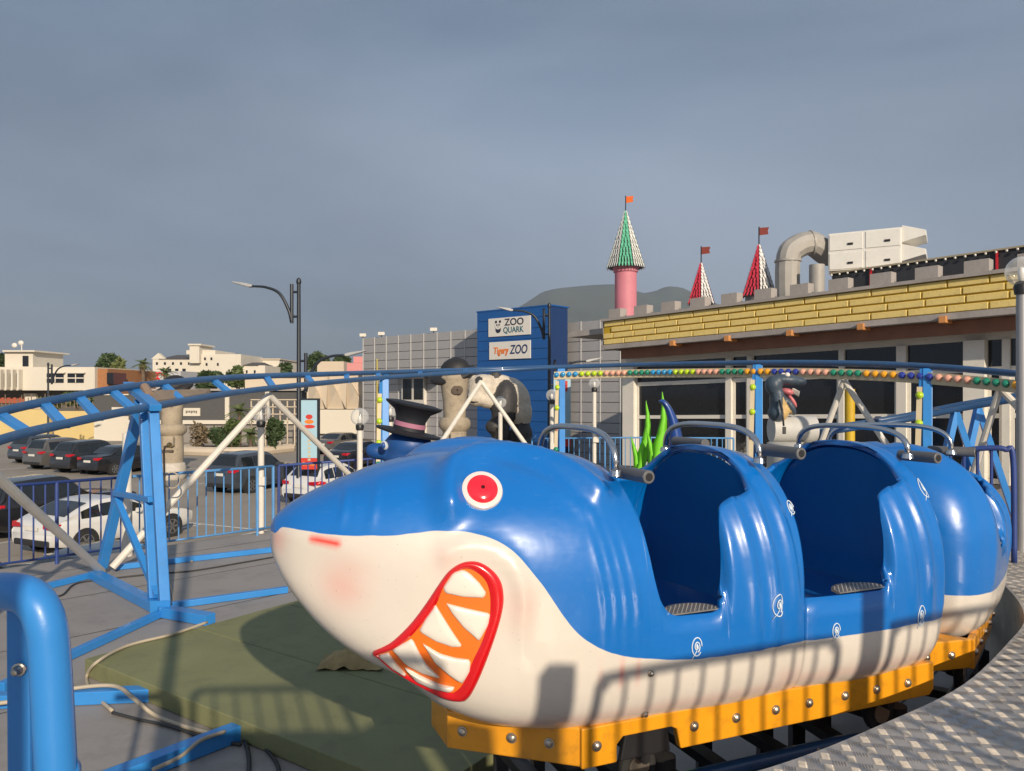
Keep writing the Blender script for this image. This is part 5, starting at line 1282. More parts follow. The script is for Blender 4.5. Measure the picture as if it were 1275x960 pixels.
def totem(label, px, ytop, d, s):
    x = (px-CX)/F*d; zt = CZ+(HY-ytop)/F*d; t = thing('totem_head', label, 'statue', (x, d, 0), 0, 'carved stone totem heads')
    H_ = zt; o = (x, d, 0); hw = .62*s
    MB().lathe([(hw*.95, 0), (hw*1.08, .12), (hw*1.1, .55), (hw*1.02, .75), (hw*.9, .8)], o, 20).build('foot_drum', mat('totem_white', (.50, .46, .40), .8, var=.2, dirt=.4), t, smooth=True)
    MB().lathe([(hw*.86, .78), (hw*.9, 1.3), (hw*.85, H_*.48)], o, 16).build('shaft', m_stone, t, smooth=True)
    MB().lathe([(hw*.9, H_*.46), (hw*1.12, H_*.49), (hw*1.16, H_*.52), (hw*1.1, H_*.55), (hw*.92, H_*.57)], o, 20).build('collar', m_stone, t, smooth=True)
    MB().lathe([(hw*.80, H_*.565), (hw*.84, H_*.70), (hw*.98, H_*.82), (hw*1.05, H_*.9), (hw*.9, H_*.93)], o, 12).build('head', m_stone, t, smooth=True)
    for k in range(2):
        bx_ = x+(-.5 if k == 0 else .5)*hw*.75
        MB().lathe([(.19*s, 0), (.19*s, .06), (.09*s, .08), (.001, .08)], (bx_ if k else x+.1, d-hw*.95, H_*.80), 14, Vector((0, -1, 0))).build('eye', mat('totem_dark', (.10, .075, .055), .8), t, smooth=True)
    MB().box((x+.12, d-hw*.98, H_*.40), (.5*s, .3*s, .5*s)).build('nose_block', m_stone, t, bevel=.05)
    MB().box((x, d-hw*.9, H_*.30), (.62*s, .12, .1)).build('mouth_slot', mat('totem_dark', (.10, .075, .055), .8), t)
    hb = MB(); ro = Matrix.Rotation(R(20), 3, 'X') @ Matrix.Rotation(R(-14), 3, 'Y')
    hb.ball((x-.1*s, d+.3, H_*.93), (hw*1.75, hw*1.5, .30*s), 24, 10, ro); hb.ball((x, d+.25, H_*.97), (hw*1.1, hw*1.0, .55*s), 20, 10, ro)
    hb.build('hat', mat('totem_hat', (.018, .017, .018), .6), t, smooth='all')
    return t
totem('carved stone totem head with black hat next to the panda', 566, 456, 34, 1.0)
totem('carved stone totem head with black hat behind the raised track by the parked black cars', 214, 477, 36.6, .95)

# ------------------------------------------------------------------ top-hat figure behind the shark nose
FD_ = 5.6
def hz(zx, zy, dd=0): return P(450+zx/9.6, 490+zy/9.6, FD_+dd)
hf = thing('hat_figure', 'blue long snouted cartoon figure wearing a flared black top hat', 'statue', (hz(560, 700).x, FD_, DECK))
V_ = FD_/F/9.6; blobs = []
m_fig = mat('figure_blue', (.012, .075, .27), .45, var=.12, scale=5, dirt=.15)
blobs = [(hz(560, 620), Vector((290*V_, 250*V_, 200*V_)), None), (hz(500, 760), Vector((230*V_, 220*V_, 180*V_)), None), (hz(620, 900), Vector((300*V_, 260*V_, 260*V_)), None), (hz(190, 690, -.02), Vector((150*V_, 110*V_, 105*V_)), Matrix.Rotation(R(8), 3, 'Y')), (hz(300, 690), Vector((150*V_, 130*V_, 100*V_)), None), (hz(640, 1350), Vector((330*V_, 300*V_, 420*V_)), None)]
MB().tube(smoothpath([hz(640, 1300), hz(700, 1900), Vector((-.05, FD_, DECK+.5)), Vector((-.02, FD_, DECK))], 5), .06, 12).build('support_post', m_black, hf, smooth='all')
blend_statue('body', hf, blobs, m_fig, .02, lambda p: 0.0)
for dy in (-1, 1):
    e = hz(325, 600); MB().ball((e.x, FD_+dy*.175, e.z), (.026, .02, .034), 12, 8, Matrix.Rotation(R(-20), 3, 'Y')).build('eye', mat('eye_ring2', (.5, .55, .6), .3), hf, smooth='all')
    MB().ball((e.x-.006, FD_+dy*.19, e.z), (.016, .012, .024), 12, 8).build('pupil', m_fig, hf, smooth='all')
MB().ball(hz(60, 690, 0), .03, 12, 8).build('nose', m_black, hf, smooth='all')
tilt = Matrix.Rotation(R(12), 3, 'Y'); hc = hz(560, 470)
axh = (tilt @ Vector((0, 0, 1))).normalized(); m_hat = mat('hat_black', (.012, .014, .02), .65, var=.25)
hat = MB().lathe([(.001, -.02), (.15, -.02), (.235, -.005), (.24, .010), (.16, .012), (.125, .02)], hc, 32, axh).build('hat_brim', m_hat, hf, smooth=True)
MB().lathe([(.12, .015), (.112, .06), (.112, .10), (.135, .155), (.205, .20), (.21, .215), (.15, .225), (.001, .228)], hc, 32, axh).build('hat_crown', m_hat, hf, smooth=True)
MB().lathe([(.117, .045), (.118, .075), (.113, .078)], hc, 32, axh).build('hat_band', mat('band_pink', (.42, .17, .25), .6), hf, smooth=True)

# ------------------------------------------------------------------ castle-fronted arcade building
wa_ = Vector((3.24, 27.0, 0)); wb = Vector((11.7, 18.0, 0)); wdir = (wb-wa_).normalized(); win_ = Vector((-wdir.y, wdir.x, 0))   # win_: into the building
if win_.x < 0: win_ = -win_
wdir.z = .0255
WL = 22.0; PT, PBm = CZ+2.54, CZ+1.71
cas = thing('castle_arcade', 'arcade building with yellow brick battlements, glazed front and timber eaves', 'building', (wa_.x+4, wa_.y, 0))
def wq(t, inn, z): return Vector((wa_.x, wa_.y, 0))+wdir*t+win_*inn+Vector((0, 0, z))
def wbox(t0, t1, i0, i1, z0, z1): return MB().prism([(t0, z0), (t1, z0), (t1, z1), (t0, z1)], wq(0, i0, 0), wdir, (0, 0, 1), win_*(i1-i0))
m_brick = mat('yellow_brick', (.72, .55, .19), .75, var=.16, scale=1.6, bump=.35, bscale=14, dirt=.35, dcol=(.55, .42, .2))
m_mort = mat('yellow_mortar', (.50, .32, .015), .8, var=.2)
m_conc = mat('grey_parapet', (.34, .31, .29), .85, var=.2, scale=1.5, bump=.3, bscale=10, dirt=.3)
wbox(0, WL, 0.03, .5, PBm, PT).build('parapet', m_mort, cas)
par = [o for o in D.objects if o.name.startswith('parapet')][-1]
rowh = (PT-PBm)/4; _bk = {}
for j in range(4):
    x = -.5*(j % 2)+(.17*j if j > 1 else 0)
    while x < WL:
        a, b = max(0, x+.02), min(WL, x+.90)
        if b-a > .1:
            key = round(b-a, 2)
            if key not in _bk:
                o = MB().prism([(0, .02), (b-a, .02), (b-a, rowh-.022), (0, rowh-.022)], (0, 0, 0), wdir, (0, 0, 1), win_*.06).build('brick', m_brick, par, world=False, bevel=.012); _bk[key] = o.data
            else: o = D.objects.new('brick', _bk[key]); link(o, par); md = o.modifiers.new('bevel', 'BEVEL'); md.width = .012; md.segments = 1
            o.location = wq(a, -.012+random.uniform(-.006, .004), PBm+j*rowh)-Vector(cas.location)
        x += .92
wbox(-.06, WL, -.10, .55, PT+.002, PT+.09).build('coping', m_conc, cas)
wbox(-.05, WL, -.07, .40, PBm-.16, PBm-.003).build('cornice', m_conc, cas)
mer = None
for k in range(19):
    t0 = .22+1.12*k
    if mer is None: o = MB().prism([(0, 0), (.54, 0), (.54, .31), (0, .31)], (0, 0, 0), wdir, (0, 0, 1), win_*.35).build('merlon', m_conc, cas, world=False, bevel=.015); mer = o.data
    else: o = D.objects.new('merlon', mer); link(o, cas)
    o.location = wq(t0, .0, PT+.092)-Vector(cas.location)
# left end return of the parapet
MB().prism([(0, PBm-.16), (6, PBm-.16), (6, PT+.09), (0, PT+.09)], wq(-.03, .02, 0), win_, (0, 0, 1), -wdir*.02).build('end_wall', m_conc, cas)
m_wood = mat('eaves_wood', (.22, .085, .035), .6, var=.25, scale=2.5, coat=.2)
m_woodl = mat('beam_end', (.55, .24, .08), .6, var=.15)
wbox(.5, WL, .35, .55, CZ+1.2, PBm-.17).build('eaves_beam', m_wood, cas)
wbox(.3, WL, .56, 1.5, CZ+1.50, CZ+1.56).build('soffit', mat('soffit', (.16, .07, .035), .7), cas)
for k in range(9):
    t0 = 2.9+2.0*k
    MB().prism([(0, 0), (.17, 0), (.17, .17), (0, .17)], wq(t0, -.17, PBm-.24), wdir, (0, 0, 1), win_*.5).build('rafter_end', m_woodl, cas, bevel=.01)
# glazed front
SI = 1.2
wbox(-.1, WL, SI+.05, SI+.15, CZ+1.26, CZ+1.5).build('dark_band', mat('dark_band', (.05, .045, .04), .6), cas)
wbox(.05, WL, SI-.03, SI+.12, CZ+1.06, CZ+1.255).build('head_rail', m_cream, cas)
MB().prism([(0, 0), (WL, 0), (WL, 9), (0, 9)], wq(0, SI+.35, 0), wdir, win_, (0, 0, CZ+1.5)).build('interior_dark', mat('interior', (.02, .02, .022), .9), cas)
wbox(-.02, WL, SI+.02, SI+.30, -1, DECK-.35).build('plinth', m_conc, cas)
cols = [(.05, .55, .2), (4.20, 4.40, .12), (4.95, 5.13, .10), (7.85, 8.0, .08), (9.45, 9.7, .12), (11.14, 11.62, .30), (11.95, 12.12, .1), (15.4, 15.7, .1), (18.5, 18.8, .1)]
for a, b, dpt in cols: wbox(a, b, SI-dpt, SI+.1, DECK-.35, CZ+1.058).build('column', m_cream, cas)
ed = [c[1] for c in cols[:-1]]; nx = [c[0] for c in cols[1:]]
for a, b in zip(ed, nx):
    if b-a < .3: continue
    wn = wbox(a+.002, b-.002, SI+.03, SI+.06, DECK-.34, CZ+1.057).build('window', m_glass, cas)
    for z0, z1 in ((CZ+.25, CZ+.38), (CZ-.92, CZ-.80), (DECK-.33, DECK-.2)): wbox(a+.004, b-.004, SI-.01, SI+.028, z0, z1).build('frame', m_cream, wn)
    wbox(a+.005, a+.08, SI-.012, SI+.027, DECK-.19, CZ+.249).build('frame', m_cream, wn); wbox(b-.08, b-.005, SI-.012, SI+.027, DECK-.19, CZ+.249).build('frame', m_cream, wn)
for px, d, lab in ((1058, 17.2, 'yellow column standing before the dark glazed front'), (1152, 15.6, 'yellow column by the blue support and glazed front')):
    c = P(px, 540, d); o = MB().cyl((c.x, c.y, DECK), (c.x, c.y, CZ+.1), .11, .11, 12).build('yellow_column', mat('column_yellow', (.55, .36, .02), .5), None, smooth=True, loc=(c.x, c.y, DECK)); tag(o, lab, 'column')
# flat roof, dark plant screen, air handling unit, duct
MB().prism([(-2.2, .55), (WL, .55), (WL, 12), (-2.2, 12)], wq(0, 0, PT-.35), wdir, win_, (0, 0, .2)).build('flat_roof', m_conc, cas)
wbox(7.3, WL, 2.0, 2.3, PT-.14, CZ+3.42).build('roof_screen', mat('screen_dark', (.028, .03, .036), .6, var=.2), cas)
wbox(7.2, WL, 1.93, 2.4, CZ+3.425, CZ+3.47).build('screen_cap', mat('cap_tan', (.36, .31, .22), .7), cas)
for k in range(60): 
    q = wq(7.3+k*.24, 1.90, CZ+3.38); MB().ball(q, .035, 6, 4).build('string_bulb', m_cream, cas)
for t0 in (8.4, 11.6): wbox(t0, t0+.05, 1.94, 1.99, PT-.1, CZ+3.41).build('red_strap', m_red, cas)
AD = 23.2
ac = thing('air_handling_unit', 'white rooftop air handling unit with two hooded outlets', 'air unit', (P(1070, 335, AD).x, AD, PT-.14))
axd = Vector((math.cos(R(-30)), math.sin(R(-30)), 0)); ayd = Vector((-axd.y, axd.x, 0))
ao = P(1031, 338, AD); az = ao.z; aw, ah = 2.0, 1.14
def abox(x0, x1, y0, y1, z0, z1): return MB().prism([(x0, z0), (x1, z0), (x1, z1), (x0, z1)], ao+ayd*y0, axd, (0, 0, 1), ayd*(y1-y0))
m_ac = mat('ac_white', (.72, .70, .65), .45, var=.05, dirt=.15)
abox(0, aw, 0, 1.6, 0, ah).build('casing', m_ac, ac, bevel=.02)
for i in range(2):
    for j in range(2):
        p = abox(i*aw/2+.04, (i+1)*aw/2-.04, -.02, -.001, j*ah/2+.04, (j+1)*ah/2-.04).build('panel', m_ac, ac, bevel=.008)
        abox(i*aw/2+.55, i*aw/2+.70, -.045, -.021, j*ah/2+.18, j*ah/2+.24).build('latch', m_black, p)
for j in range(2):
    z = j*.55+.15; MB().prism([(0, z+.50), (.62, z+.30), (.62, z+.14), (.56, z+.14), (.0, z+.0)], ao+axd*(aw+.001)+ayd*.06, axd, (0, 0, 1), ayd*1.4).build('hood', m_ac, ac, bevel=.01)
for x in (.15, aw-.15):
    for y in (.15, 1.45):
        q = ao+axd*x+ayd*y; MB().beam((q.x, q.y, PT-.14), (q.x, q.y, az), .09, .09).build('leg', m_pole, ac)
m_duct = mat('duct_metal', (.36, .34, .31), .62, .15, var=.2, scale=2.5, rvar=.15)
dct = thing('air_duct', 'bent galvanised air duct rising from the roof into the white unit', 'duct', (P(980, 350, AD).x, AD, PT-.14))
d0 = P(981, 362, AD+.3); d1 = P(981, 325, AD+.3); d2 = P(990, 309, AD+.35); d3 = P(1010, 303, AD+.4); d4 = ao+axd*.02+ayd*.7+Vector((0, 0, ah*.55))
d0.z = PT-.13
MB().tube(smoothpath([d0, d1, d2, d3, d4+Vector((-.2, 0, .05)), d4], 5), .37, 12).build('duct', m_duct, dct, smooth=20)
for q, nx_ in ((d1, Vector((0, 0, 1))), (d3, Vector((1, 0, .1)))): MB().lathe([(.375, -.03), (.40, -.03), (.40, .03), (.375, .03)], q, 18, nx_).build('joint_ring', m_duct, dct, smooth=True)
c = P(1017, 336, AD-.5); cc_ = MB().cyl((c.x, c.y, PT-.14), (c.x, c.y, c.z+.15), .22, .22, 16).build('roof_fan', m_duct, None, smooth=True, loc=(c.x, c.y, PT-.14)); tag(cc_, 'short round metal vent below the bent duct', 'vent')
ant = thing('roof_antenna', 'small rusty antenna bracket beside the white roof unit', 'antenna', P(1120, 345, 24.5))
q0 = P(1120, 345, 24.5); q0.z = CZ+3.5; q1 = P(1120, 306, 24.5); MB().tube([q0, q1], .03, 6).build('mast', m_rust, ant); MB().tube([P(1108, 317, 24.5), P(1121, 306, 24.5), P(1121, 319, 24.5)], .03, 6).build('bracket', m_rust, ant)

# castle turrets
def turret(label, px, pbase, ptop, d, rb, sides, c1, c2, shaft=None, flag=(.2, .03, .02), base_z=None):
    x = (px-CX)/F*d; zb = CZ+(HY-pbase)/F*d; zt = CZ+(HY-ptop)/F*d
    t = thing('turret', label, 'turret', (x, d, PT-.14))
    if shaft:
        MB().lathe([(shaft, PT-.14), (shaft, zb-.18), (shaft*1.12, zb-.15), (shaft*1.15, zb-.02), (shaft*1.3, zb+.02)], (x, d, 0), 24).build('shaft', mat('turret_pink', (.58, .20, .25), .6, var=.1, scale=1.5, dirt=.2), t, smooth=True)
    else: MB().lathe([(rb*.8, PT-.14), (rb*.8, zb)], (x, d, 0), sides).build('base', m_conc, t)
    nr = 12; m1 = mat('tile_'+str(c1), c1, .5, var=.2, scale=6); m2 = mat('tile_'+str(c2), c2, .5, var=.2, scale=6)
    MB().lathe([(rb*.95, zb), (.02, zt-.02)], (x, d, 0), sides).build('roof_core', mat('tile_gap', (.09, .09, .09), .8), t)
    faces = [MB() for _ in range(sides)]
    for k in range(sides):
        a0 = 2*math.pi*k/sides+.25; a1 = 2*math.pi*(k+1)/sides+.25
        for j in range(nr):
            f0, f1 = j/nr, (j+1.25)/nr; n = max(1, round((1-f0)*5))
            for i in range(n):
                u0, u1 = i/n+.04, (i+1)/n-.04
                def pt(f, u, o):
                    r = rb*(1-min(f, 1))*1.0+.015; A = Vector((math.cos(a0), math.sin(a0), 0)).lerp(Vector((math.cos(a1), math.sin(a1), 0)), u)
                    return Vector((x, d, lerp(zb, zt, min(f, 1))))+A*(r+o)
                mm = (u0+u1)/2; lo, mi = f0-.01, f0+.04
                faces[k].add([pt(f1, u0, .0), pt(f1, u1, .0), pt(mi, u1, .035), pt(lo, mm+(u1-u0)*.2, .045), pt(lo, mm-(u1-u0)*.2, .045), pt(mi, u0, .035)], [(0, 1, 2, 3, 4, 5)])
    for k, fb in enumerate(faces): fb.build('roof_face', m1 if k % 2 else m2, t, fixn=False)
    MB().cyl((x, d, zt-.1), (x, d, zt+.55), .02, .02, 6).build('flag_pole', m_pole, t)
    MB().prism([(0, 0), (.28, .02), (.26, .13), (.30, .24), (0, .24)], (x+.02, d, zt+.28), (.9, -.3, 0), (0, 0, 1), (0, .012, 0)).build('flag', mat('flag'+str(flag), flag, .7), t)
    return t
turret('pink round turret with green and white scaled cone roof', 779, 334, 262, 28.6, .72, 8, (.10, .42, .26), (.66, .66, .62), .41, (.75, .14, .02))
turret('low red and white scaled turret cone next to the pink turret', 873, 379, 327, 25.6, .46, 6, (.62, .04, .07), (.66, .64, .62))
turret('taller red and white scaled turret cone beside the bent duct', 945, 369, 304, 24.2, .55, 6, (.62, .04, .07), (.66, .64, .62))

# ------------------------------------------------------------------ sea props on the ride
m_lime = mat('weed_green', (.18, .62, .02), .45, var=.2, scale=4)
def weed(label, px, ptop, d, lean, w):
    b = Vector(((px-CX)/F*d, d, DECK)); zt = CZ+(HY-ptop)/F*d
    t = thing('seaweed_prop', label, 'prop', b, 0, 'lime green seaweed props')
    for k, (ox, sc) in enumerate(((0, 1), (-.16, .8), (.15, .7))):
        pts = []; n = 14
        for i in range(n+1):
            u = i/n; pts.append(b+Vector((ox*(.3+u*.5)+lean*u*u+.05*math.sin(u*9+k), .03*k, (zt-DECK)*sc*u)))
        rows = []
        for i, p in enumerate(pts):
            u = i/n; ww = w*(.5+.9*math.sin(math.pi*min(1, u*.95+.05))**.6)*(1-.85*max(0, u-.8)/.2)*(1+.25*math.sin(i*2.6))
            rows.append([p+Vector((-ww, 0, 0)), p+Vector((0, -.035, .0)), p+Vector((ww, 0, 0)), p+Vector((0, .035, 0))])
        MB().grid(rows, closed=True).build('frond', m_lime, t, smooth='all')
    return t
weed('lime green seaweed prop standing apart from the fin', 800, 499, 9.2, .02, .05); weed('lime green seaweed prop against the blue fin', 818, 488, 9.0, .04, .055)
fb_ = Vector(((848-CX)/F*8.2, 8.2, DECK)); fin = thing('shark_tail_prop', 'curved dark blue tail fin prop rising behind the seats', 'prop', fb_)
fpts = [P(x, y, 8.2) for x, y in ((820, 499), (826, 497), (834, 504), (842, 518), (848, 535), (853, 560), (860, 600))]; fpt2 = [P(x, y, 8.2) for x, y in ((820, 500), (825, 505), (829, 514), (832, 530), (833, 545), (831, 565), (826, 600))]
fpts.append(Vector((fb_.x+.25, 8.2, DECK))); fpt2.append(Vector((fb_.x-.2, 8.2, DECK)))
A_, B_ = smoothpath(fpts, 5), smoothpath(fpt2, 5)
rows = [[a, a.lerp(b, .3)+Vector((0, -.06, 0)), a.lerp(b, .7)+Vector((0, -.06, 0)), b, a.lerp(b, .7)+Vector((0, .06, 0)), a.lerp(b, .3)+Vector((0, .06, 0))] for a, b in zip(A_, B_)]
MB().grid(rows, closed=True).build('fin', mat('fin_blue', (.01, .055, .25), .35, coat=.4), fin, smooth='all')
# grey shark figure with open mouth on a pale cylinder stand
SD = 9.6
def sz_(zx, zy, dd=0): return P(940+zx/8.73, 450+zy/8.73, SD+dd)
S_ = SD/F/8.73
sf = thing('shark_figure', 'grey shark figure with open mouth and bared teeth on a pale stand', 'statue', (sz_(350, 700).x, SD, DECK))
m_sf = two_tone('shark_grey', (.05, .075, .105), (.55, .38, .16), .45, .1)
blobs = [(sz_(200, 260), Vector((90*S_, 110*S_, 110*S_)), None), (sz_(330, 200), Vector((170*S_, 110*S_, 62*S_)), Matrix.Rotation(R(4), 3, 'Y')), (sz_(470, 215), Vector((95*S_, 80*S_, 50*S_)), Matrix.Rotation(R(10), 3, 'Y')), (sz_(240, 420), Vector((80*S_, 110*S_, 170*S_)), None), (sz_(370, 480), Vector((45*S_, 85*S_, 125*S_)), Matrix.Rotation(R(-33), 3, 'Y')), (sz_(250, 560), Vector((110*S_, 120*S_, 100*S_)), None)]
def sfp(p):
    a, b = sz_(270, 380), sz_(430, 620); k = (p.x-a.x)/(b.x-a.x); zl = lerp(a.z, b.z, max(0, k)); return 1.0 if (p.x > sz_(270, 0).x and p.z < zl) else 0.0
blend_statue('body', sf, blobs, m_sf, .018, sfp)
MB().ball(sz_(345, 330), (75*S_, 85*S_, 40*S_), 16, 8, Matrix.Rotation(R(12), 3, 'Y')).build('mouth_lining', mat('mouth_pink', (.55, .16, .17), .4), sf, smooth='all')
MB().ball(sz_(400, 430), (28*S_, 60*S_, 85*S_), 14, 8, Matrix.Rotation(R(-33), 3, 'Y')).build('tongue', mat('mouth_pink', (.55, .16, .17), .4), sf, smooth='all')
for k in range(6):
    c = sz_(415+k*12, 310+k*6, -.06-.01*k); MB().lathe([(.016, .02), (.012, 0), (.001, -.05)], c, 8).build('tooth', m_tooth, sf)
for s in (-1, 1):
    c = sz_(330, 150); MB().ball((c.x, c.y+s*.07, c.z), .035, 12, 8).build('eye', m_tooth, sf, smooth='all')
sx_ = sz_(400, 0).x
MB().lathe([(.50*.55, 0), (.30, .02), (.30, P(0, 552, SD).z-DECK), (.27, P(0, 551, SD).z-DECK+.01)], (sx_, SD, DECK), 20).build('stand_post', mat('stand_grey', (.42, .41, .38), .6), sf, smooth=True)
rr = sz_(650, 0).x-sz_(200, 0).x
dr = MB(); c0 = sz_(205, 740); c1 = sz_(680, 740)
dr.tube([c0+Vector((0, .1, 0)), c1+Vector((0, .1, 0))], 145*S_, 24).build('stand_drum', mat('stand_pale', (.50, .49, .46), .6, var=.1, dirt=.25), sf, smooth=True)
MB().tube([sz_(265, 420, -.15), sz_(300, 560, -.2), sz_(312, 700, -.26)], .012, 6).build('wire', m_black, sf, smooth='all'); MB().box(sz_(318, 750, -.26), (.035, .03, .09)).build('switch', m_black, sf)

# ------------------------------------------------------------------ buildings, walls and trees beyond the car park
def fbox(px0, px1, py0, py1, d, depth, z0=None):
    a, b = P(px0, py0, d), P(px1, py1, d); return MB().bx(a.x, b.x, d, d+depth, b.z if z0 is None else z0, a.z)
m_wall = mat('render_white', (.62, .57, .48), .8, var=.06, scale=.3, dirt=.2, dcol=(.45, .40, .33))
m_wallc = mat('render_cream', (.56, .47, .36), .8, var=.06, scale=.3, dirt=.15, dcol=(.4, .34, .27))
m_yw = mat('yellow_wall', (.60, .46, .20), .85, var=.08, scale=.3, dirt=.3, dcol=(.40, .33, .2))
m_dwall = mat('dark_cladding', (.075, .075, .075), .7, var=.15)
m_roof = mat('roof_dark', (.09, .085, .085), .8, var=.2); m_brown = mat('brown_wall', (.34, .15, .06), .8, var=.15)
m_shadow = mat('ground_floor_dark', (.10, .09, .08), .8, var=.2)
# yellow boundary wall
yw = thing('boundary_wall', 'long yellow rendered boundary wall behind the far parked cars', 'wall', (P(60, 545, 68).x, 68, 0))
fbox(-120, 62, 509, 545, 68, .4, 0).build('wall', m_yw, yw); a = P(62, 0, 68).x; b = P(118, 0, 68).x
MB().bx(a+.01, b, 68.6, 69, 0, P(0, 512, 68).z).build('wall', m_yw, yw); fbox(-120, 62, 507, 509, 67.9, .6).build('coping', m_wallc, yw)
rr_ = MB()
for px in range(-40, 118, 4): 
    c = P(px+random.uniform(-1, 1), 508, 68.3); rr_.beam(c, c+Vector((random.uniform(-.1, .1), 0, .8+random.uniform(-.3, .5))), .06, .04)
rr_.build('fence_pickets', mat('picket', (.20, .15, .10), .9, var=.3), yw)
# white and dark clad low shed
sh = thing('clad_shed', 'low shed with dark cladding above a white base by the black cars', 'building', (P(138, 541, 66).x, 66, 0))
fbox(117, 162, 492, 517, 66, 6).build('dark_cladding', m_dwall, sh); fbox(117, 162, 517.2, 545, 66.2, 6, 0).build('base_wall', m_wall, sh); fbox(116, 163, 490.5, 492, 65.9, 6.2).build('edge_trim', m_wall, sh); fbox(139, 154, 507, 512, 65.95, .05).build('sign_board', m_wall, sh)
# dark clad hall with white posts
dh = thing('dark_hall', 'low dark clad shop hall with white posts and a sign board', 'building', (P(250, 525, 62).x, 62, 0))
fbox(160, 392, 487, 523, 64, 10).build('cladding', m_dwall, dh); fbox(160, 392, 523.2, 528, 63.8, 10).build('white_edge', m_wall, dh); fbox(160, 392, 528.2, 560, 64.1, 9, 0).build('base_wall', mat('base_grey', (.24, .22, .20), .8), dh)
for px in (280, 330): fbox(px, px+5, 487, 522.5, 63.8, .19).build('white_post', m_wall, dh)
sb_ = fbox(228, 249, 508, 518, 63.9, .09).build('sign_board', m_wall, dh); cxx = P(238, 513, 63.85); [MB().box((cxx.x-.42+.14*k, 63.88, cxx.z+(.03 if k % 3 else 0)), (.09, .012, .16+(.06 if k % 3 == 0 else 0))).build('letter', m_shadow, sb_) for k in range(7)]
fbox(160, 395, 484, 486.5, 63.7, 10).build('parapet', m_conc, dh)
# cream hall with folded facade
ch = thing('cream_hall', 'cream hall with folded triangular facade panels beside the grey hall', 'building', (P(420, 545, 60).x, 61, 0))
fbox(382, 456, 465, 509, 60.5, 9).build('upper_wall', m_wallc, ch); fbox(393, 454, 510, 540, 60.2, 9).build('white_band', m_wall, ch); fbox(382, 458, 540.2, 570, 60.6, 9, 0).build('base_wall', mat('base_grey2', (.28, .27, .26), .7), ch)
for k in range(3):
    x0, x1 = 384+k*24, 384+(k+1)*24; xm_ = (x0+x1)/2
    for (p, q, r) in (((x0, 508), (x1, 508), (xm_, 487)), ((x0, 466), (xm_, 487), (x0, 508)), ((x1, 466), (x1, 508), (xm_, 487))):
        v = [P(*p, 60.5), P(*q, 60.5), P(*r, 60.5)]; v[2 if p[1] == q[1] else 1].y -= .5 if p[1] == q[1] else .5
        cen_ = [w+Vector((0, .0, 0)) for w in v]; MB().add(cen_+[w+Vector((0, .45, 0)) for w in cen_], [(0, 1, 2), (3, 5, 4), (0, 3, 4, 1), (1, 4, 5, 2), (2, 5, 3, 0)]).build('facet_panel', m_wallc, ch)
fbox(456, 458.5, 462, 545, 60, .4).build('white_pier', m_wall, ch)
lat = thing('lattice_frame', 'pale lattice frame structure next to the cream hall', 'frame', (P(345, 520, 58).x, 58, 0))
for px in range(312, 384, 9): fbox(px, px+1.3, 497, 545, 58, .12, 0).build('upright', m_wallc, lat)
for py in (497, 506, 515, 524): fbox(312, 384, py, py+1.2, 57.87, .1).build('cross_bar', m_wallc, lat)
cw = thing('cream_building', 'plain cream building behind the lattice frame', 'building', (P(350, 490, 72).x, 72, 0)); fbox(305, 400, 470, 500, 72, 9, 0).build('wall', m_wallc, cw); fbox(300, 402, 467.5, 469.8, 71.8, 9.4).build('roof_edge', m_wall, cw)
# modern white two-storey building
mw = thing('modern_building', 'modern white two storey building with stair tower at the left', 'building', (P(60, 500, 88).x, 88, 0))
fbox(-60, 118, 457, 486, 88, 14).build('upper_storey', m_wall, mw); fbox(-60, 118, 486.2, 512, 90, 10, 0).build('ground_floor', m_shadow, mw); fbox(6, 41, 438, 457, 89, 6).build('stair_tower', m_wall, mw); fbox(3, 43, 436, 438, 88.5, 7).build('tower_cap', m_wall, mw)
fbox(28, 35, 443, 456, 88.9, .09).build('window', m_glass, mw)
for a0, a1 in ((58, 79), (84, 104)):
    f_ = fbox(a0, a1, 465, 476.5, 87.92, .07).build('window', m_glass, mw)
    fbox(a0-.6, a1+.6, 463.6, 464.8, 87.6, .35).build('hood', m_wall, f_); fbox((a0+a1)/2-.5, (a0+a1)/2+.5, 465, 476.5, 87.86, .05).build('mullion', m_wall, f_); fbox(a0, a1, 470, 471.4, 87.87, .045).build('mullion', m_wall, f_)
for k in range(5):
    a0 = -14+k*7.6; fbox(a0, a0+4, 465, 482, 87.9, .08).build('window', m_glass, mw); fbox(a0+4.4, a0+7, 460, 485, 87.3, .65).build('fin', m_wall, mw)
fbox(-30, 30, 495, 502, 89.8, .15).build('red_panels', mat('brick_red', (.35, .09, .05), .8), mw); fbox(30, 45, 490, 502, 89.7, .2).build('pale_panel', m_wall, mw)
fbox(118.3, 134, 459, 486, 88.6, 12, 0).build('brown_wing', m_brown, mw); fbox(133, 141, 464, 478, 88.5, 3).build('window', m_glass, mw)
MB().cyl(P(27, 436, 90), P(27, 424, 90), .06).build('mast', m_white, mw)
for px, py in ((18, 430), (26, 427)): MB().ball(P(px, py, 90), (.35, .2, .3), 10, 6).build('dish', m_white, mw, smooth='all')
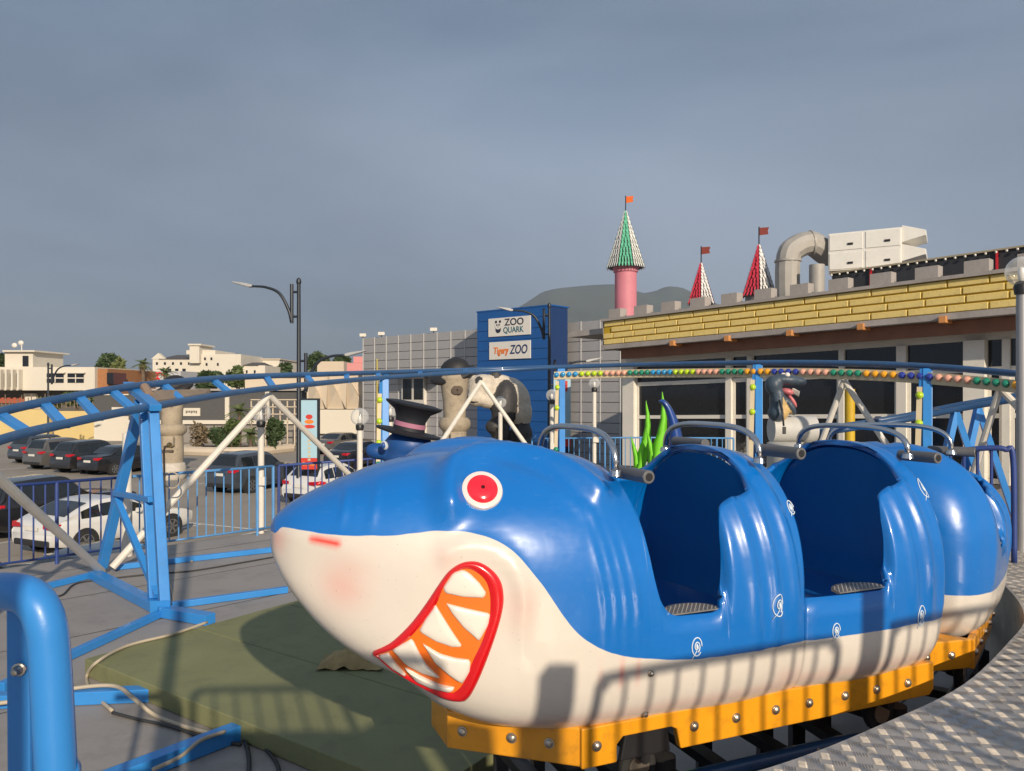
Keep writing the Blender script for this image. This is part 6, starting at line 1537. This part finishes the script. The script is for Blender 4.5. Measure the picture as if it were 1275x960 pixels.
# villas on the rise
VZ = 140
vl = thing('villa', 'large white villa with dark roofs, small windows and a square tower', 'building', (P(270, 490, VZ).x, VZ, 0))
fbox(190, 252, 447, 500, VZ, 14, 0).build('wall', m_wall, vl); fbox(236, 300, 441, 500, VZ-2, 12, 0).build('wall', m_wall, vl); fbox(232, 268, 436, 441, VZ-1.5, 10).build('wall', m_wall, vl); fbox(275, 330, 455, 500, VZ-1, 12, 0).build('wall', m_wall, vl); fbox(236, 248, 430, 452, VZ-3, 6).build('tower', m_wall, vl); fbox(234, 250, 428, 430, VZ-3.3, 6.6).build('tower_cap', m_wall, vl)
def gable(px0, px1, pyt, pyb, d, dep, name='roof'):
    a, b = P(px0, pyb, d), P(px1, pyb, d); zt = P(0, pyt, d).z
    MB().add([(a.x, d-.3, a.z), (b.x, d-.3, a.z), (b.x, d+dep, a.z), (a.x, d+dep, a.z), (a.x+.6, d+dep/2, zt), (b.x-.6, d+dep/2, zt)], [(0, 1, 5, 4), (2, 3, 4, 5), (0, 4, 3), (1, 2, 5), (0, 3, 2, 1)]).build(name, m_roof, vl)
gable(198, 240, 440, 447, VZ, 12); gable(268, 296, 444, 450, VZ-.5, 9); gable(276, 322, 450, 455, VZ-1, 10)
aa, bb_, tt_ = P(188, 447, VZ-.1), P(206, 447, VZ-.1), P(197, 439.5, VZ-.1)
MB().add([aa, bb_, tt_, aa+Vector((0, 1, 0)), bb_+Vector((0, 1, 0)), tt_+Vector((0, 1, 0))], [(0, 1, 2), (3, 5, 4), (0, 3, 4, 1), (1, 4, 5, 2), (2, 5, 3, 0)]).build('pediment', m_wall, vl)
for i in range(5): fbox(194+i*10, 196.4+i*10, 451, 454, VZ-.12, .1).build('window', m_glass, vl)
for i in range(4): fbox(200+i*9, 204+i*9, 459, 464, VZ-.12, .1).build('window', m_glass, vl)
for a0, y0 in ((254, 445), (262, 445), (256, 452), (270, 452), (284, 460), (294, 460), (306, 461), (316, 461)): fbox(a0, a0+2.2, y0, y0+3.2, VZ-2.12, .1).build('window', m_glass, vl)
v2 = thing('villa', 'plain pale box shaped villa right of the tower villa', 'building', (P(325, 490, 150).x, 150, 0)); fbox(313, 348, 448, 500, 150, 12, 0).build('wall', m_wall, v2); fbox(312, 349, 446.4, 447.8, 149.7, 12.6).build('roof_edge', m_wallc, v2)
for i in range(3): fbox(318+i*9, 321+i*9, 455, 459, 149.85, .1).build('window', m_glass, v2)
v3 = thing('house', 'small pink house beside the grey hall roofline', 'building', (P(446, 480, 130).x, 130, 0)); fbox(432, 460, 452, 500, 130, 10, 0).build('wall', mat('pink_wall', (.60, .25, .24), .8), v3); fbox(440, 460, 444, 451.8, 131, 8).build('upper_wall', mat('pink_wall', (.60, .25, .24), .8), v3); fbox(395, 428, 450, 500, 140, 10, 0).build('side_wall', m_wallc, v3)
sg = thing('shop_sign', 'pale shop fascia with red rounded lettering below the palms', 'sign', (P(178, 490, 110).x, 110, 0)); fbox(160, 225, 462, 492, 110, 8, 0).build('wall', mat('fascia', (.45, .45, .46), .6), sg)
for k, px in enumerate((163, 169, 174, 180, 194, 199)): 
    c = P(px, 468, 109.95); MB().tube([c+Vector((.42*math.cos(q), 0, .42*math.sin(q)*1.1)) for q in [2*math.pi*i/12 for i in range(10 if k % 2 else 12)]], .13, 6).build('letter', m_red, sg)
fbox(160, 178, 474, 477, 109.9, .09).build('red_line', m_red, sg)

# trees, palms, shrubs
m_leaf = [mat('leaf_dark', (.045, .075, .025), .6, var=.35, scale=.6), mat('leaf_mid', (.085, .12, .035), .6, var=.35, scale=.6), mat('leaf_pale', (.13, .15, .05), .6, var=.3, scale=.6), mat('leaf_dry', (.19, .145, .085), .7, var=.3, scale=.8)]
m_bark = mat('bark', (.14, .10, .07), .9, var=.3)
def crown(mb, blobs, n, s, flat=.35):
    for _ in range(n):
        c, r = random.choice(blobs); 
        v = Vector((random.gauss(0, 1), random.gauss(0, 1), random.gauss(0, 1))).normalized()*(random.random()**.4)
        p = Vector(c)+Vector((v.x*r[0], v.y*r[1], v.z*r[2])); a = Vector((random.gauss(0, 1), random.gauss(0, 1), random.gauss(0, .7))).normalized(); b = a.cross(Vector((random.gauss(0, 1), random.gauss(0, 1), random.gauss(0, 1)))).normalized()
        k = s*random.uniform(.6, 1.4); mb.add([p-a*k, p+b*k*.45, p+a*k, p-b*k*.45], [(0, 1, 2, 3)])
def tree(label, px, pt, pb, d, hw, n, leaf, base=0.0, s=.35, name='tree', dens=6, group=None):
    x = (px-CX)/F*d; zt = CZ+(HY-pt)/F*d; zb = CZ+(HY-pb)/F*d; rw = hw/F*d
    t = thing(name, label, 'tree', (x, d, base), 0, group)
    tr = MB(); tr.tube(smoothpath([(x, d, base), (x+.1, d, lerp(base, zb, .5)), (x-.1, d, lerp(zb, zt, .6))], 5), [.22*(1-.06*i) for i in range(11)], 8)
    bl = []
    for k in range(dens):
        a = 2*math.pi*k/dens+random.random(); c = Vector((x+math.cos(a)*rw*.55, d+math.sin(a)*rw*.55, lerp(zb, zt, random.uniform(.3, .75)))); rr = rw*random.uniform(.38, .6); bl.append((c, (rr, rr, min(rr, (zt-zb)*.35))))
        tr.tube([(x, d, lerp(zb, zt, .1)), c], [.09, .03], 6)
    tr.build('trunk', m_bark, t, smooth=True); bl.append((Vector((x, d, lerp(zb, zt, .72))), (rw*.5, rw*.5, (zt-zb)*.28)))
    mb = MB(); crown(mb, bl, n, s); mb.build('crown', m_leaf[leaf], t, fixn=False)
    return t
tree('dark round tree above the brown wing', 133, 440, 470, 118, 12, 2600, 0, s=.5)
tree('bushy yellow green tree beside the brown wing', 150, 446, 486, 100, 9, 1800, 2, s=.45)
tree('far dark tree above the street lamp arm', 396, 438, 462, 170, 14, 2000, 0, s=.6)
tree('far tree left of the pink house', 426, 442, 462, 165, 11, 1500, 0, s=.6)
tree('green tree in front of the box shaped villa', 296, 455, 490, 100, 14, 1700, 1, s=.4)
tree('broad green tree below the white villa', 262, 462, 490, 98, 18, 2000, 0, s=.4)
tree('small green tree at the right end of the box villa', 352, 452, 475, 150, 11, 1300, 0, s=.5)
tree('tree peeking behind the stair tower', 2, 440, 470, 130, 9, 1300, 0, s=.5)
tree('leafy hedge tree above the yellow wall', 96, 488, 507, 71, 17, 1800, 1, s=.28)
tree('green hedge tree above the yellow wall by the shed', 60, 494, 509, 72, 14, 1200, 2, s=.25)
def palm(label, px, pt, d, base, fr_len, n=26, thick=.22, name='palm_tree', skirt=True):
    x = (px-CX)/F*d; zt = CZ+(HY-pt)/F*d; t = thing(name, label, 'palm', (x, d, base))
    MB().tube([(x, d, base), (x+.05, d, lerp(base, zt, .5)), (x, d, zt)], [thick*1.2, thick, thick*1.1], 10).build('trunk', m_bark, t, smooth=True)
    for k in range(n):
        a = 2*math.pi*k/n*2.4; el = lerp(R(75), R(-35), (k/n)); L_ = fr_len*random.uniform(.85, 1.1); pts = []
        d0_ = Vector((math.cos(a)*math.cos(el), math.sin(a)*math.cos(el), math.sin(el)))
        for i in range(7): u = i/6; pts.append(Vector((x, d, zt))+d0_*L_*u-Vector((0, 0, L_*.45*u*u)))
        mb = MB(); mb.tube(pts, .02, 4)
        for i in range(1, 7):
            for q in (0, .33, .66):
                p = pts[i-1].lerp(pts[i], q); tn = (pts[i]-pts[i-1]).normalized(); sd = tn.cross(Vector((0, 0, 1)))
                if sd.length < .01: continue
                sd.normalize(); ll = L_*.30*(1-.5*i/6)
                for s in (-1, 1):
                    e = p+(sd*s*.75+tn*.55-Vector((0, 0, .25))).normalized()*ll; w = tn*.045*L_*.5; mb.add([p-w, p+w, e], [(0, 1, 2)])
        mb.build('frond', m_leaf[1 if k % 3 else 2], t, fixn=False)
    if skirt: 
        mb = MB(); crown(mb, [(Vector((x, d, zt-.7*fr_len*.4)), (thick*1.8, thick*1.8, fr_len*.35))], 260, .22); mb.build('dry_skirt', m_leaf[3], t, fixn=False)
    return t
palm('tall fan palm left of the white villa', 178, 453, 96, 0, 1.35)
palm('shorter palm with arching fronds in front of the villa', 206, 464, 92, 0, 1.5, skirt=False)
pl_ = thing('planter_bed', 'raised planted bed with a low pale curving wall', 'planter', (P(300, 555, 50).x, 50, 0))
m_soil = mat('soil', (.10, .08, .055), .95, var=.3); 
a, b = P(225, 0, 52).x, P(352, 0, 52).x
MB().tube(smoothpath([(a, 55, .25), (a+.2, 51.5, .25), (a+3, 50.2, .25), (b-1.5, 50.6, .25), (b, 54, .25)], 6), .32, 8).build('low_wall', m_wallc, pl_, smooth=True)
MB().prism([(a, 55.5), (a+.2, 51.6), (a+3, 50.3), (b-1.5, 50.7), (b, 55)], (0, 0, .01), (1, 0, 0), (0, 1, 0), (0, 0, .32)).build('soil', m_soil, pl_)
def shrub(label, px, pt, pb, d, hw, n, leaf, s=.22):
    x = (px-CX)/F*d; zt = CZ+(HY-pt)/F*d; zb = max(.3, CZ+(HY-pb)/F*d); rw = hw/F*d; t = thing('shrub', label, 'shrub', (x, d, .3))
    MB().tube([(x, d, .3), (x, d, lerp(zb, zt, .6))], [.07, .03], 6).build('stem', m_bark, t)
    for k in range(5): MB().tube([(x, d, lerp(.3, zb, .6)), (x+rw*.7*math.cos(k*1.3), d+rw*.7*math.sin(k*1.3), lerp(zb, zt, .7))], [.03, .012], 5).build('branch', m_bark, t)
    mb = MB(); crown(mb, [(Vector((x+random.uniform(-.5, .5)*rw, d+random.uniform(-.5, .5)*rw, lerp(zb, zt, random.uniform(.25, .75)))), (rw*.55, rw*.55, (zt-zb)*.32)) for _ in range(5)], n, s); mb.build('foliage', m_leaf[leaf], t, fixn=False); return t
shrub('bare brownish shrub in the planted bed', 247, 522, 558, 53, 17, 520, 3, .16)
shrub('dense green shrub in the planted bed behind the estate car', 272, 528, 560, 53, 14, 1100, 0)
shrub('pale green shrub in the planted bed by the white strut', 288, 520, 556, 54, 10, 900, 1)
shrub('dark spreading shrub at the globe lamp in the planted bed', 342, 515, 556, 52, 14, 1300, 0)
palm('low spiky yellow green palm in the planted bed', 312, 541, 52, .3, 1.0, 30, .15, 'low_palm', False)
palm('young palm rising above the planted bed', 298, 512, 55, .3, 1.2, 22, .12, 'low_palm', False)
pt_ = MB().lathe([(.35, 0), (.5, .35), (.55, .6), (.48, .6)], (P(279, 0, 46).x, 46, 0), 14).build('plant_pot', mat('pot', (.45, .36, .28), .8), None, smooth=True, loc=(P(279, 0, 46).x, 46, 0)); tag(pt_, 'round terracotta pot standing before the planted bed', 'pot')

# far tree belt behind the town
fb2 = MB()
for k in range(150):
    x = lerp(-420, 130, random.random()); d = random.uniform(205, 260); h = random.uniform(5.5, 9.5); rr = random.uniform(3, 6)
    crown(fb2, [(Vector((x, d, h*.55)), (rr, rr, h*.5)), (Vector((x+rr*.5, d, h*.45)), (rr*.7, rr*.7, h*.4))], 60, 1.0)
fbt = fb2.build('far_trees', m_leaf[0], None, fixn=False); tag(fbt, 'distant green belt of trees behind the town buildings', 'trees', None, 'stuff')

# ------------------------------------------------------------------ mountain and air
ridge = [(430, 470), (500, 440), (560, 422), (610, 402), (630, 392), (655, 377), (680, 362), (700, 358.5), (720, 356.5), (745, 354.5), (765, 354), (785, 358), (800, 365), (815, 362.5), (832, 356.5), (848, 358), (865, 366), (890, 377), (920, 388), (960, 396), (1020, 405), (1100, 412), (1200, 425), (1300, 445), (1400, 470)]
MD = 5200; rows = []
for i in range(0, 121):
    px = lerp(430, 1400, i/120); py = tab(ridge, px); pk = P(px, py, MD); row = []
    for j in range(26):
        u = j/25; y = MD-1500*(1-u); h = pk.z*(u**.85)
        x = (px-CX)/F*lerp(MD-300, MD, u)
        h += pk.z*.14*noise.fractal(Vector((x*.0032, y*.0032, 1.7)), 1, 2, 5)*(1-u**6)*u**.4
        row.append(Vector((x, y, max(-2, h))))
    row.append(Vector((row[-1].x, MD+900, -2))); rows.append(row)
mm_ = MB().grid(rows).build('mountain', mat('mountain_forest', (.055, .065, .04), .95, var=.35, scale=.004), None, smooth='all'); tag(mm_, kind='structure')
hz_ = MB().bx(-5000, 5000, -700, 6400, -3.5, 830).build('haze', None); hz_['kind'] = 'stuff'
hm = D.materials.new('air_haze'); hm.use_nodes = True; ht = hm.node_tree; ht.nodes.clear(); ho = ht.nodes.new('ShaderNodeOutputMaterial'); hv = ht.nodes.new('ShaderNodeVolumePrincipled')
hv.inputs['Color'].default_value = (.80, .89, 1.0, 1); hv.inputs['Density'].default_value = 1.3e-4; hv.inputs['Anisotropy'].default_value = 0.2
ht.links.new(hv.outputs[0], ho.inputs['Volume']); hz_.data.materials.append(hm)
